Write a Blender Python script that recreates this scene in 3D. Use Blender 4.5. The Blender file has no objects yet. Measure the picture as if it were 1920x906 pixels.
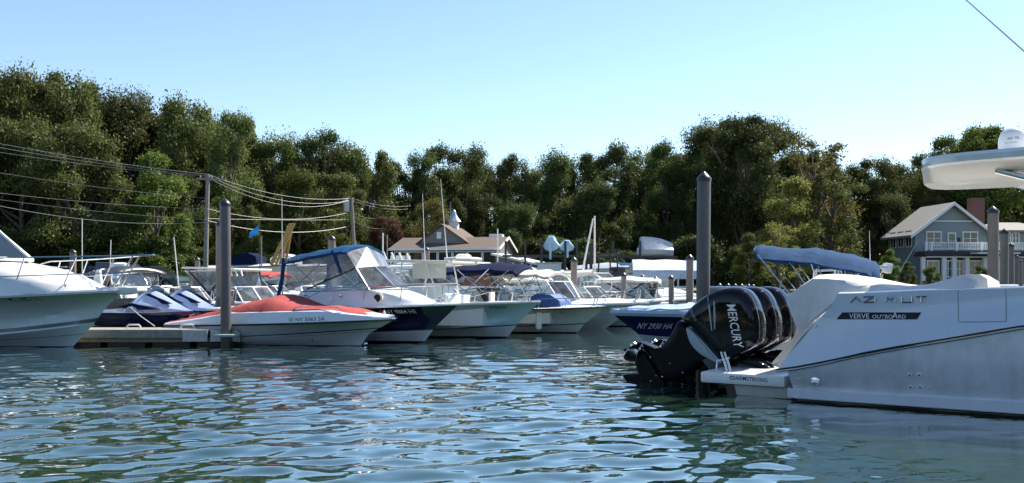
import bpy, bmesh, math, random
import numpy as np
from mathutils import Vector, Matrix
from mathutils.bvhtree import BVHTree
R = math.radians
PI = math.pi
SC = bpy.context.scene
COL = SC.collection
# ------------------------------------------------------------------ camera
EYE = 1.5
F, CX, HY = 1700.0, 960.0, 530.0          # focal length and horizon of the photograph (1920 wide)
cam_d = bpy.data.cameras.new('camera'); cam = bpy.data.objects.new('camera', cam_d); COL.objects.link(cam)
cam.location = (0, 0, EYE); cam.rotation_euler = (R(90), 0, 0)
cam_d.sensor_width = 36; cam_d.lens = 36*F/1920; cam_d.shift_y = (HY-453)/1920
cam_d.clip_start = .1; cam_d.clip_end = 3000
SC.camera = cam
# ------------------------------------------------------------------ light
SUN_AZ, SUN_EL = 50, 47                    # degrees clockwise from the view axis, and above the horizon
w = bpy.data.worlds.new('World'); SC.world = w; w.use_nodes = True
nt = w.node_tree
sky = nt.nodes.new('ShaderNodeTexSky'); sky.sky_type = 'NISHITA'; sky.sun_disc = False
sky.sun_elevation = R(SUN_EL); sky.sun_rotation = R(SUN_AZ)
sky.air_density = 1.0; sky.dust_density = 0.1; sky.ozone_density = 2.2; sky.altitude = 0
bg = nt.nodes['Background']; bg.inputs['Strength'].default_value = 0.10
nt.links.new(sky.outputs[0], bg.inputs['Color'])
sd = bpy.data.lights.new('sun', 'SUN'); sun = bpy.data.objects.new('sun', sd); COL.objects.link(sun)
sd.energy = 5.0; sd.angle = R(.5); sd.color = (1, .95, .86)
S = Vector((math.sin(R(SUN_AZ))*math.cos(R(SUN_EL)), math.cos(R(SUN_AZ))*math.cos(R(SUN_EL)), math.sin(R(SUN_EL))))
sun.rotation_euler = S.to_track_quat('Z', 'Y').to_euler(); sun.location = S*80
SC.view_settings.view_transform = 'Standard'; SC.view_settings.look = 'None'
SC.view_settings.exposure = 1.05; SC.view_settings.gamma = 1; SC.view_settings.use_curve_mapping = False
SC.cycles.max_bounces = 7; SC.cycles.transparent_max_bounces = 12; SC.cycles.caustics_reflective = False; SC.cycles.caustics_refractive = False
SC.cycles.use_denoising = True
SC.cycles.sample_clamp_indirect = 4

# ------------------------------------------------------------------ helpers
def P(px, py, D):
    "photo pixel at depth D -> world"
    return Vector(((px-CX)/F*D, D, EYE-(py-HY)/F*D))
def PX(px, D): return (px-CX)/F*D
def ZZ(py, D): return EYE-(py-HY)/F*D
def lin(h):
    h = h.lstrip('#'); o = []
    for i in (0, 2, 4):
        c = int(h[i:i+2], 16)/255
        o.append(c/12.92 if c <= .04045 else ((c+.055)/1.055)**2.4)
    return tuple(o)
def rgba(c): return (*(lin(c) if isinstance(c, str) else c), 1)

class MB:
    def __init__(s): s.bm = bmesh.new()
    def face(s, pts, mi=0):
        vs = [s.bm.verts.new(p) for p in pts]
        try:
            f = s.bm.faces.new(vs); f.material_index = mi; return f
        except ValueError: pass
    def loft(s, rows, mi=0, closed=False, cap0=False, cap1=False, mis=None):
        V = [[s.bm.verts.new(p) for p in r] for r in rows]
        n = len(V[0])
        for i in range(len(V)-1):
            for j in range(n if closed else n-1):
                k = (j+1) % n
                try:
                    f = s.bm.faces.new((V[i][j], V[i][k], V[i+1][k], V[i+1][j]))
                    f.material_index = mis[j] if mis else mi
                except ValueError: pass
        for c, r in ((cap0, V[0]), (cap1, V[-1])):
            if c:
                try: f = s.bm.faces.new(r); f.material_index = mi
                except ValueError: pass
        return s
    def box(s, c, d, rz=0, mi=0, bev=0, ry=0):
        x, y, z = d[0]/2, d[1]/2, d[2]/2
        b = bmesh.new(); bmesh.ops.create_cube(b, size=1)
        for v in b.verts: v.co = Vector((v.co.x*d[0], v.co.y*d[1], v.co.z*d[2]))
        if bev: bmesh.ops.bevel(b, geom=b.edges[:], offset=bev, segments=2, affect='EDGES', profile=.6)
        m = Matrix.Translation(c) @ Matrix.Rotation(rz, 4, 'Z') @ Matrix.Rotation(ry, 4, 'Y')
        s.add(b, m, mi); return s
    def add(s, b, m=Matrix(), mi=0):
        mp = {v: s.bm.verts.new(m @ v.co) for v in b.verts}
        for f in b.faces:
            try: g = s.bm.faces.new([mp[v] for v in f.verts]); g.material_index = mi
            except ValueError: pass
        b.free()
    def tube(s, pts, r, n=6, mi=0, cap=True, closed=False):
        pts = [Vector(p) for p in pts]; N = len(pts)
        rr = r if isinstance(r, (list, tuple)) else [r]*N
        up = None; rows = []
        for i, p in enumerate(pts):
            if closed: t = pts[(i+1) % N]-pts[i-1]
            else: t = pts[min(i+1, N-1)]-pts[max(i-1, 0)]
            t.normalize()
            if up is None:
                up = Vector((0, 0, 1)) if abs(t.z) < .9 else Vector((1, 0, 0))
            a = t.cross(up); a.normalize(); b = a.cross(t); b.normalize(); up = b
            rows.append([p+(a*math.cos(2*PI*k/n)+b*math.sin(2*PI*k/n))*rr[i] for k in range(n)])
        if closed: rows.append(rows[0])
        s.loft(rows, mi, True, cap and not closed, cap and not closed); return s
    def lathe(s, prof, c=(0, 0, 0), n=16, mi=0, axis='Z'):
        c = Vector(c); rows = []
        for r, h in prof:
            row = []
            for k in range(n):
                a = 2*PI*k/n; u, v = r*math.cos(a), r*math.sin(a)
                row.append(c+Vector((u, v, h) if axis == 'Z' else ((h, u, v) if axis == 'X' else (u, h, v))))
            rows.append(row)
        s.loft(rows, mi, True, True, True); return s
    def prism(s, poly, y0, y1, mi=0, bev=0):
        "polygon (x,z) extruded along y"
        b = bmesh.new()
        A = [b.verts.new((x, y0, z)) for x, z in poly]; B = [b.verts.new((x, y1, z)) for x, z in poly]
        b.faces.new(A); b.faces.new(B[::-1])
        for i in range(len(poly)):
            j = (i+1) % len(poly); b.faces.new((A[j], A[i], B[i], B[j]))
        if bev: bmesh.ops.bevel(b, geom=b.edges[:], offset=bev, segments=2, affect='EDGES', profile=.6)
        s.add(b, mi=mi); return s
    def build(s, name, mats, parent=None, smooth=True, ang=38, loc=None):
        bm = s.bm
        bmesh.ops.remove_doubles(bm, verts=bm.verts[:], dist=1e-5)
        bmesh.ops.dissolve_degenerate(bm, dist=1e-6, edges=bm.edges[:])
        bmesh.ops.recalc_face_normals(bm, faces=bm.faces[:])
        me = bpy.data.meshes.new(name); bm.to_mesh(me); bm.free()
        for m in (mats if isinstance(mats, (list, tuple)) else [mats]): me.materials.append(m)
        if smooth:
            me.polygons.foreach_set('use_smooth', [True]*len(me.polygons)); me.set_sharp_from_angle(angle=R(ang))
        o = bpy.data.objects.new(name, me); COL.objects.link(o)
        if parent is not None: o.parent = parent
        if loc is not None: o.location = loc
        return o

def tag(o, label=None, cat=None, group=None, kind=None):
    for k, v in (('label', label), ('category', cat), ('group', group), ('kind', kind)):
        if v: o[k] = v
    return o
def thing(name, label, cat, loc=(0, 0, 0), rz=0, group=None):
    o = bpy.data.objects.new(name, None); COL.objects.link(o); o.empty_display_size = .2
    o.location = loc; o.rotation_euler = (0, 0, rz)
    return tag(o, label, cat, group)
def dup(root, loc=None, rz=None, label=None, group=None, scale=None):
    ch = {}
    for o in bpy.data.objects: ch.setdefault(o.parent, []).append(o)
    def rec(o, parent):
        c = o.copy(); COL.objects.link(c)
        if parent is not None: c.parent = parent
        for k in ch.get(o, []): rec(k, c)
        return c
    r = rec(root, None)
    if loc is not None: r.location = loc
    if rz is not None: r.rotation_euler = (0, 0, rz)
    if scale is not None: r.scale = scale
    if label: r['label'] = label
    if group: r['group'] = group
    return r
def bvh(o):
    me = o.data
    return BVHTree.FromPolygons([v.co for v in me.vertices], [tuple(p.vertices) for p in me.polygons])
def lettering(text, h, tgt, o, right, up, ray, mat, parent, name='lettering', off=.004, shear=0, sx=1, align='LEFT', sub=1, bold=.006):
    "text laid onto the surface of a mesh (all in the parent's local space)"
    cu = bpy.data.curves.new('text', 'FONT'); cu.body = text; cu.size = h/.7; cu.shear = shear; cu.align_x = align; cu.resolution_u = 2; cu.offset = bold*cu.size
    t = bpy.data.objects.new('text', cu); COL.objects.link(t)
    me = bpy.data.meshes.new_from_object(t.evaluated_get(bpy.context.evaluated_depsgraph_get()))
    bpy.data.objects.remove(t); bpy.data.curves.remove(cu)
    b = bmesh.new(); b.from_mesh(me); bpy.data.meshes.remove(me)
    bmesh.ops.triangulate(b, faces=b.faces[:])
    for _ in range(sub): bmesh.ops.subdivide_edges(b, edges=b.edges[:], cuts=1)
    right, up, ray, o = Vector(right).normalized(), Vector(up).normalized(), Vector(ray).normalized(), Vector(o)
    for v in b.verts:
        p = o+right*v.co.x*sx+up*v.co.y
        hit = tgt.ray_cast(p-ray*3, ray)[0] if tgt else None
        if tgt and hit is None: hit = tgt.find_nearest(p)[0]
        v.co = (hit if hit is not None else p)-ray*off
    me = bpy.data.meshes.new(name); b.to_mesh(me); b.free(); me.materials.append(mat)
    ob = bpy.data.objects.new(name, me); COL.objects.link(ob); ob.parent = parent
    return ob
def decal(poly, tgt, o, right, up, ray, mat, parent, name, off=.003, n=1):
    "flat marking laid on a surface"
    b = bmesh.new(); b.faces.new([b.verts.new((x, y, 0)) for x, y in poly])
    bmesh.ops.triangulate(b, faces=b.faces[:])
    for _ in range(n+1): bmesh.ops.subdivide_edges(b, edges=b.edges[:], cuts=1)
    right, up, ray, o = Vector(right).normalized(), Vector(up).normalized(), Vector(ray).normalized(), Vector(o)
    for v in b.verts:
        p = o+right*v.co.x+up*v.co.y
        hit = tgt.ray_cast(p-ray*3, ray)[0]
        v.co = (hit if hit is not None else p)-ray*off
    me = bpy.data.meshes.new(name); b.to_mesh(me); b.free(); me.materials.append(mat)
    ob = bpy.data.objects.new(name, me); COL.objects.link(ob); ob.parent = parent
    return ob

# ------------------------------------------------------------------ materials
def mat(name, col, rough=.5, metal=0, var=.08, scale=5, bump=0, coat=0, spec=.5, bscale=None, dirt=0):
    m = bpy.data.materials.new(name); m.use_nodes = True
    t = m.node_tree; N = t.nodes; L = t.links; b = N['Principled BSDF']
    tc = N.new('ShaderNodeTexCoord')
    n = N.new('ShaderNodeTexNoise'); n.inputs['Scale'].default_value = scale; n.inputs['Detail'].default_value = 6; n.inputs['Roughness'].default_value = .65
    L.new(tc.outputs['Object'], n.inputs['Vector'])
    mr = N.new('ShaderNodeMapRange'); mr.inputs[1].default_value = .3; mr.inputs[2].default_value = .7
    mr.inputs[3].default_value = 1-var; mr.inputs[4].default_value = 1+var
    L.new(n.outputs['Fac'], mr.inputs[0])
    mx = N.new('ShaderNodeMix'); mx.data_type = 'RGBA'; mx.blend_type = 'MULTIPLY'; mx.inputs[0].default_value = 1
    mx.inputs[6].default_value = rgba(col); L.new(mr.outputs[0], mx.inputs[7])
    out = mx.outputs[2]
    if dirt:
        mp = N.new('ShaderNodeMapping'); mp.inputs['Scale'].default_value = (7, 7, .9); L.new(tc.outputs['Object'], mp.inputs[0])
        n2 = N.new('ShaderNodeTexNoise'); n2.inputs['Scale'].default_value = 1.3; n2.inputs['Detail'].default_value = 8; L.new(mp.outputs[0], n2.inputs['Vector'])
        m2 = N.new('ShaderNodeMapRange'); m2.inputs[1].default_value = .45; m2.inputs[2].default_value = .8; m2.inputs[3].default_value = 0; m2.inputs[4].default_value = dirt
        L.new(n2.outputs['Fac'], m2.inputs[0])
        m3 = N.new('ShaderNodeMix'); m3.data_type = 'RGBA'; L.new(m2.outputs[0], m3.inputs[0]); L.new(out, m3.inputs[6]); m3.inputs[7].default_value = (.16, .14, .10, 1)
        out = m3.outputs[2]
    L.new(out, b.inputs['Base Color'])
    b.inputs['Roughness'].default_value = rough; b.inputs['Metallic'].default_value = metal
    b.inputs['Specular IOR Level'].default_value = spec
    if coat: b.inputs['Coat Weight'].default_value = coat; b.inputs['Coat Roughness'].default_value = .06
    if bump:
        bp = N.new('ShaderNodeBump'); bp.inputs['Strength'].default_value = bump; bp.inputs['Distance'].default_value = .02
        n3 = N.new('ShaderNodeTexNoise'); n3.inputs['Scale'].default_value = bscale or scale*4; n3.inputs['Detail'].default_value = 5
        L.new(tc.outputs['Object'], n3.inputs['Vector']); L.new(n3.outputs['Fac'], bp.inputs['Height']); L.new(bp.outputs[0], b.inputs['Normal'])
    return m
def math_node(t, op, a, b=None):
    n = t.nodes.new('ShaderNodeMath'); n.operation = op
    for i, v in enumerate((a, b)):
        if v is None: continue
        if isinstance(v, (int, float)): n.inputs[i].default_value = v
        else: t.links.new(v, n.inputs[i])
    return n.outputs[0]
def hullmat(name, base, L, bands=(), rough=.22, coat=.5, var=.05):
    """gelcoat with painted bands. band: (z_stern, z_bow, power, thickness or None for everything below, colour)"""
    m = mat(name, base, rough, coat=coat, var=var, scale=1.6, dirt=.10)
    t = m.node_tree; N = t.nodes; b = N['Principled BSDF']
    cur = b.inputs['Base Color'].links[0].from_socket
    tc = N.new('ShaderNodeTexCoord'); sp = N.new('ShaderNodeSeparateXYZ'); t.links.new(tc.outputs['Object'], sp.inputs[0])
    xn = math_node(t, 'MAXIMUM', math_node(t, 'DIVIDE', sp.outputs[0], L), 0.0)
    for z0, z1, p, th, c in bands:
        zl = math_node(t, 'ADD', math_node(t, 'MULTIPLY', math_node(t, 'POWER', xn, p), z1-z0), z0)
        d = math_node(t, 'SUBTRACT', sp.outputs[2], zl)
        fac = math_node(t, 'LESS_THAN', d, 0.0) if th is None else math_node(t, 'LESS_THAN', math_node(t, 'ABSOLUTE', d), th/2)
        x = N.new('ShaderNodeMix'); x.data_type = 'RGBA'
        t.links.new(fac, x.inputs[0]); t.links.new(cur, x.inputs[6]); x.inputs[7].default_value = rgba(c); cur = x.outputs[2]
    t.links.new(cur, b.inputs['Base Color'])
    return m
def glassmat(name, tint, opac, rough=.03, haze=(.6, .62, .62)):
    "thin clear sheet: mostly transparent with a sharp reflection and a little milky scatter"
    m = bpy.data.materials.new(name); m.use_nodes = True; t = m.node_tree; N = t.nodes; L = t.links
    N.remove(N['Principled BSDF']); out = N['Material Output']
    tr = N.new('ShaderNodeBsdfTransparent'); tr.inputs[0].default_value = (*tint, 1)
    gl = N.new('ShaderNodeBsdfGlossy'); gl.inputs['Roughness'].default_value = rough
    df = N.new('ShaderNodeBsdfDiffuse'); df.inputs[0].default_value = (*haze, 1)
    m1 = N.new('ShaderNodeMixShader')
    nz = N.new('ShaderNodeTexNoise'); nz.inputs['Scale'].default_value = 3.5; tc = N.new('ShaderNodeTexCoord'); L.new(tc.outputs['Object'], nz.inputs['Vector'])
    mr = N.new('ShaderNodeMapRange'); mr.inputs[1].default_value = .35; mr.inputs[2].default_value = .7; mr.inputs[3].default_value = opac*.5; mr.inputs[4].default_value = opac*1.5
    L.new(nz.outputs['Fac'], mr.inputs[0]); L.new(mr.outputs[0], m1.inputs[0])
    L.new(tr.outputs[0], m1.inputs[1]); L.new(df.outputs[0], m1.inputs[2])
    fr = N.new('ShaderNodeFresnel'); fr.inputs[0].default_value = 1.5
    m2 = N.new('ShaderNodeMixShader'); L.new(fr.outputs[0], m2.inputs[0]); L.new(m1.outputs[0], m2.inputs[1]); L.new(gl.outputs[0], m2.inputs[2])
    L.new(m2.outputs[0], out.inputs[0])
    return m

M = {}
M['white'] = mat('gelcoat_white', (.78, .78, .76), .25, coat=.4, var=.04, scale=2, dirt=.05)
M['cream'] = mat('gelcoat_cream', (.72, .68, .58), .3, coat=.3, var=.05, scale=2, dirt=.06)
M['deck'] = mat('deck_nonskid', (.74, .73, .70), .6, var=.05, bump=.3, bscale=120)
M['steel'] = mat('stainless_tube', (.62, .62, .63), .22, 1, var=.03)
M['alu'] = mat('white_painted_tube', (.74, .74, .73), .35, var=.03)
M['black'] = mat('black_trim', (.018, .018, .02), .4, var=.2)
M['blackgloss'] = mat('black_gloss', (.003, .003, .004), .07, var=.1, spec=.32)
M['blackmatte'] = mat('black_leg_paint', (.003, .003, .005), .3, var=.25, scale=9, spec=.12)
M['rubber'] = mat('black_rubber', (.02, .02, .02), .7)
M['prop'] = mat('propeller_steel', (.60, .60, .60), .24, 1, var=.15, scale=12)
M['glass'] = glassmat('clear_glass', (.84, .90, .90), .14)
M['vinyl'] = glassmat('clear_vinyl', (.80, .83, .85), .30, .08, (.62, .64, .66))
M['dark_glass'] = mat('dark_tinted_glass', (.010, .013, .016), .07, var=.1, spec=.8)
M['red'] = mat('red_canvas', (.37, .082, .072), .9, spec=.12, var=.12, scale=3, bump=.25, bscale=14)
M['blue'] = mat('blue_canvas', (.010, .060, .15), .9, spec=.1, var=.14, scale=4, bump=.25, bscale=12)
M['fadedblue'] = mat('faded_blue_canvas', (.012, .050, .125), .9, spec=.1, var=.22, scale=5, bump=.5, bscale=9)
M['navy'] = mat('navy_canvas', (.006, .010, .040), .9, spec=.1, var=.14, scale=4, bump=.25, bscale=12)
M['tan'] = mat('tan_canvas', (.45, .43, .38), .8, var=.1, scale=4, bump=.25, bscale=12)
M['green'] = mat('green_canvas', (.01, .06, .035), .8, var=.15)
M['cover'] = mat('white_canvas_cover', (.66, .63, .60), .8, var=.09, scale=2.2, bump=.25, bscale=7, dirt=.13)
M['teal'] = mat('teal_canvas', (.05, .16, .24), .7, var=.2)
M['wood'] = mat('varnished_wood', (.10, .035, .014), .3, coat=.4, var=.25, scale=6)
M['grey'] = mat('grey_plastic', (.28, .30, .31), .4, var=.08)
M['silver'] = mat('silver_grey_panel', (.30, .37, .40), .3, coat=.4, var=.06)
M['chrome'] = mat('chrome', (.80, .80, .82), .08, 1, var=.02)
M['chromed'] = mat('dark_chrome', (.33, .35, .38), .18, 1, var=.02)
M['ltext'] = mat('white_lettering', (.75, .76, .78), .4, var=.02)
M['dtext'] = mat('dark_lettering', (.012, .013, .018), .45, var=.02, spec=.2)
M['btext'] = mat('blue_lettering', (.02, .05, .2), .4, var=.02)
M['rtext'] = mat('red_sticker', (.55, .07, .04), .4, var=.02)
M['gtext'] = mat('green_sticker', (.25, .6, .35), .4, var=.02)
M['otext'] = mat('orange_sticker', (.45, .2, .12), .4, var=.02)
M['rope'] = mat('white_rope', (.6, .58, .52), .9, var=.2, scale=30)
M['pile'] = mat('brown_pile_sleeve', (.19, .145, .125), .55, var=.16, scale=3, dirt=.3)
M['pilegrey'] = mat('grey_pile_sleeve', (.105, .094, .096), .5, var=.16, scale=3, dirt=.25)
M['cap'] = mat('black_pile_cap', (.02, .022, .027), .35, var=.15)
M['concrete'] = mat('weathered_dock_plank', (.27, .26, .24), .85, var=.25, scale=7, bump=.5, dirt=.3)
M['plank'] = mat('yellowed_timber', (.24, .19, .11), .85, var=.3, scale=6, bump=.5, dirt=.35)
M['float'] = mat('black_float', (.012, .013, .012), .6, var=.3)
M['galv'] = mat('galvanised_plate', (.34, .36, .37), .5, .6, var=.2, scale=9, dirt=.2)
M['shingle'] = mat('grey_shingle', (.20, .19, .18), .85, var=.25, scale=9, bump=.5)
M['roof'] = mat('brown_roof_shingle', (.115, .080, .060), .9, var=.22, scale=8, bump=.6, bscale=30)
M['bluegrey'] = mat('bluegrey_siding', (.26, .30, .31), .8, var=.14, scale=8, bump=.3)
M['greyroof'] = mat('grey_roof_shingle', (.25, .232, .205), .9, var=.2, scale=8, bump=.5)
M['trim'] = mat('white_trim', (.76, .76, .74), .5, var=.04)
M['brick'] = mat('red_brick', (.17, .085, .07), .9, var=.3, scale=14, bump=.4)
M['bark'] = mat('bark', (.085, .065, .048), .9, var=.35, scale=8, bump=.8)
M['pole'] = mat('weathered_pole', (.20, .185, .165), .85, var=.25, scale=6)
M['wire'] = mat('overhead_cable', (.22, .22, .22), .45, var=.05)
M['wrap'] = mat('pale_blue_shrink_wrap', (.42, .58, .70), .3, coat=.3, var=.08, bump=.6, bscale=5)
M['wrapw'] = mat('white_shrink_wrap', (.48, .50, .53), .3, coat=.3, var=.08, bump=.6, bscale=5)
M['tarp'] = mat('pale_tarp', (.50, .60, .74), .4, coat=.2, var=.1, bump=.5, bscale=4)
M['darksteel'] = mat('dark_steel', (.035, .035, .035), .6, var=.3)
M['flagblue'] = mat('bright_blue_cloth', (.015, .28, .68), .7, var=.1)
M['yellow'] = mat('weathered_yellow_paint', (.33, .22, .06), .6, var=.25)

def waterline_growth(m):
    "dark weed and wet stain low on a pile, with a ragged upper edge"
    t = m.node_tree; b = t.nodes['Principled BSDF']; cur = b.inputs['Base Color'].links[0].from_socket
    tc = t.nodes.new('ShaderNodeTexCoord'); sp = t.nodes.new('ShaderNodeSeparateXYZ'); t.links.new(tc.outputs['Object'], sp.inputs[0])
    n = t.nodes.new('ShaderNodeTexNoise'); n.inputs['Scale'].default_value = 9; t.links.new(tc.outputs['Object'], n.inputs['Vector'])
    h = math_node(t, 'ADD', sp.outputs[2], math_node(t, 'MULTIPLY', n.outputs['Fac'], .5))
    mr = t.nodes.new('ShaderNodeMapRange'); mr.inputs[1].default_value = .62; mr.inputs[2].default_value = .42; t.links.new(h, mr.inputs[0])
    x = t.nodes.new('ShaderNodeMix'); x.data_type = 'RGBA'; t.links.new(mr.outputs[0], x.inputs[0]); t.links.new(cur, x.inputs[6]); x.inputs[7].default_value = (.022, .024, .014, 1)
    t.links.new(x.outputs[2], b.inputs['Base Color'])
waterline_growth(M['pile']); waterline_growth(M['pilegrey'])
# ------------------------------------------------------------------ water
def build_water():
    xs = np.concatenate([[-400, -150, -60, -30], np.arange(-15, 15, .05), [30, 60, 150, 400]])
    ys = np.concatenate([[-60, -20, -4, 2], np.arange(4.5, 10, .036), np.arange(10, 16, .05), np.arange(16, 24, .08), np.arange(24, 36, .2), [45, 60, 90]])
    X, Y = np.meshgrid(xs, ys)
    rng = np.random.default_rng(11)
    Z = np.zeros_like(X)
    amp = np.clip((15-np.abs(X))/2, 0, 1)*np.clip((Y-4)/1, 0, 1)*np.clip((36-Y)/4, 0, 1)
    # the hull on the right shelters the water beside it
    d = (X-1.6)*.837-(Y-11.5)*-.547
    sh = 1/(1+np.exp(-(X-2.6+(Y-8)*.12)*2.2))
    far = np.clip((Y-13)/7, 0, 1)
    for i in range(84):
        lam = .21*(1.2/.21)**(rng.random()**1.12)
        th = R(112)+rng.normal(0, .62)
        k = 2*PI/lam
        sl = .0150*(1 if lam > .4 else .8)*rng.uniform(.5, 1.4)
        fade = (1-.80*sh)*(1-.45*far)
        if lam < .34: fade = fade*np.clip((19-Y)/8, .0, 1)
        ph = rng.random()*2*PI
        wob = .35*np.sin(.31*X*rng.uniform(.6, 1.4)+.23*Y*rng.uniform(.6, 1.4)+ph)
        Z += sl/k*fade*np.sin(k*(X*math.cos(th)+Y*math.sin(th))+ph+wob*2)
    Z = Z*amp
    ny, nx = X.shape
    co = np.stack([X, Y, Z], -1).reshape(-1, 3)
    idx = np.arange(nx*ny).reshape(ny, nx)
    q = np.stack([idx[:-1, :-1], idx[:-1, 1:], idx[1:, 1:], idx[1:, :-1]], -1).reshape(-1, 4)
    me = bpy.data.meshes.new('water')
    me.vertices.add(len(co)); me.vertices.foreach_set('co', co.ravel())
    me.loops.add(q.size); me.loops.foreach_set('vertex_index', q.ravel())
    me.polygons.add(len(q)); me.polygons.foreach_set('loop_start', np.arange(0, q.size, 4)); me.polygons.foreach_set('loop_total', np.full(len(q), 4))
    me.polygons.foreach_set('use_smooth', np.ones(len(q), bool)); me.update()
    m = bpy.data.materials.new('harbour_water'); m.use_nodes = True; t = m.node_tree; N = t.nodes; L = t.links
    N.remove(N['Principled BSDF'])
    tc = N.new('ShaderNodeTexCoord'); mp = N.new('ShaderNodeMapping'); mp.inputs['Rotation'].default_value = (0, 0, R(-20)); mp.inputs['Scale'].default_value = (.8, 2.0, 1)
    L.new(tc.outputs['Object'], mp.inputs[0])
    n = N.new('ShaderNodeTexNoise'); n.inputs['Scale'].default_value = 3.2; n.inputs['Detail'].default_value = 2; L.new(mp.outputs[0], n.inputs['Vector'])
    bp = N.new('ShaderNodeBump'); bp.inputs['Strength'].default_value = .2; bp.inputs['Distance'].default_value = .014; L.new(n.outputs['Fac'], bp.inputs['Height'])
    df = N.new('ShaderNodeBsdfDiffuse'); df.inputs[0].default_value = (.016, .042, .028, 1)
    gl = N.new('ShaderNodeBsdfGlossy'); gl.inputs['Roughness'].default_value = .015; gl.inputs[0].default_value = (.93, .98, 1, 1)
    fr = N.new('ShaderNodeFresnel'); fr.inputs[0].default_value = 1.40
    for x in (gl, fr): L.new(bp.outputs[0], x.inputs['Normal'])
    fac = math_node(t, 'MINIMUM', math_node(t, 'MULTIPLY', fr.outputs[0], 1.7), .95)
    mx = N.new('ShaderNodeMixShader'); L.new(fac, mx.inputs[0]); L.new(df.outputs[0], mx.inputs[1]); L.new(gl.outputs[0], mx.inputs[2])
    L.new(mx.outputs[0], N['Material Output'].inputs[0])
    me.materials.append(m)
    o = bpy.data.objects.new('water', me); COL.objects.link(o); tag(o, 'rippled green harbour water', None, None, 'structure')
build_water()

# ------------------------------------------------------------------ ground: harbour bed, quay and the land behind it, one sheet
def land_z(x, y):
    sy = 53+.02*x
    base = 1.0+max(0, y-60)*.012
    return base if y > sy else -2.5
def build_ground():
    mb = MB()
    ys = [-80, 20, 52.9, 53.0, 55, 60, 70, 85, 110, 160, 300, 900, 2500]
    xs = [-2500, -600, -200, -100, -60, -30, -10, 10, 30, 60, 100, 200, 600, 2500]
    rows = []
    for y in ys:
        rows.append([(x, y, -2.5 if y <= 52.9 else 1.0+min(max(0, y-60)*.012, 3)) for x in xs])
    mb.loft(rows)
    m = mat('yard_ground', (.17, .155, .13), .95, var=.3, scale=.6, bump=.5, bscale=6)
    t = m.node_tree; b = t.nodes['Principled BSDF']
    cur = b.inputs['Base Color'].links[0].from_socket
    tc = t.nodes.new('ShaderNodeTexCoord'); n = t.nodes.new('ShaderNodeTexNoise'); n.inputs['Scale'].default_value = .12; n.inputs['Detail'].default_value = 5
    t.links.new(tc.outputs['Object'], n.inputs['Vector'])
    mr = t.nodes.new('ShaderNodeMapRange'); mr.inputs[1].default_value = .48; mr.inputs[2].default_value = .56; t.links.new(n.outputs['Fac'], mr.inputs[0])
    x = t.nodes.new('ShaderNodeMix'); x.data_type = 'RGBA'; t.links.new(mr.outputs[0], x.inputs[0]); t.links.new(cur, x.inputs[6]); x.inputs[7].default_value = (.045, .075, .02, 1)
    t.links.new(x.outputs[2], b.inputs['Base Color'])
    sp = t.nodes.new('ShaderNodeSeparateXYZ'); t.links.new(tc.outputs['Object'], sp.inputs[0])
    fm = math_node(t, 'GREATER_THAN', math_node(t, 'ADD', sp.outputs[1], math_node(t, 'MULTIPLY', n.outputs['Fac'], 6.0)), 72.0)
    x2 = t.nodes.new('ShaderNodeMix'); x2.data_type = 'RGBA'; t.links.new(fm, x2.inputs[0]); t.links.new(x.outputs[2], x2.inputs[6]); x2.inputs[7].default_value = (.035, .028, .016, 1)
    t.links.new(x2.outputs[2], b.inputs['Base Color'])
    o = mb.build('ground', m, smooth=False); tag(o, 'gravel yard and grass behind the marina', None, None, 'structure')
build_ground()

# ------------------------------------------------------------------ trees
def leafmat(name, c1, c2, trans=.35):
    m = bpy.data.materials.new(name); m.use_nodes = True; t = m.node_tree; N = t.nodes; L = t.links
    N.remove(N['Principled BSDF'])
    g = N.new('ShaderNodeNewGeometry'); oi = N.new('ShaderNodeObjectInfo')
    cr = N.new('ShaderNodeMix'); cr.data_type = 'RGBA'; cr.inputs[6].default_value = (*c1, 1); cr.inputs[7].default_value = (*c2, 1)
    L.new(g.outputs['Random Per Island'], cr.inputs[0])
    hs = N.new('ShaderNodeHueSaturation'); L.new(cr.outputs[2], hs.inputs['Color'])
    a = math_node(t, 'ADD', math_node(t, 'MULTIPLY', oi.outputs['Random'], .9), .66); L.new(a, hs.inputs['Value'])
    h = math_node(t, 'ADD', math_node(t, 'MULTIPLY', oi.outputs['Random'], .035), .488); L.new(h, hs.inputs['Hue'])
    d = N.new('ShaderNodeBsdfDiffuse'); L.new(hs.outputs[0], d.inputs[0])
    tl = N.new('ShaderNodeBsdfTranslucent')
    hs2 = N.new('ShaderNodeHueSaturation'); hs2.inputs['Value'].default_value = 1.5; hs2.inputs['Hue'].default_value = .49; L.new(hs.outputs[0], hs2.inputs['Color']); L.new(hs2.outputs[0], tl.inputs[0])
    mx = N.new('ShaderNodeMixShader'); mx.inputs[0].default_value = trans; L.new(d.outputs[0], mx.inputs[1]); L.new(tl.outputs[0], mx.inputs[2])
    gl = N.new('ShaderNodeBsdfGlossy'); gl.inputs['Roughness'].default_value = .5; gl.inputs[0].default_value = (.8, .85, .8, 1)
    m2 = N.new('ShaderNodeMixShader'); m2.inputs[0].default_value = .018; L.new(mx.outputs[0], m2.inputs[1]); L.new(gl.outputs[0], m2.inputs[2])
    L.new(m2.outputs[0], N['Material Output'].inputs[0])
    return m
LEAF = {
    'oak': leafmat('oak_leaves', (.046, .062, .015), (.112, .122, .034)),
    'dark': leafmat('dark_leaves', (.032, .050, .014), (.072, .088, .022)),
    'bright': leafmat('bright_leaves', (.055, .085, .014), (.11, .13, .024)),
    'yellow': leafmat('yellowing_leaves', (.10, .105, .024), (.18, .155, .042)),
    'red': leafmat('dark_red_leaves', (.050, .020, .016), (.075, .035, .02), .25),
}
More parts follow.
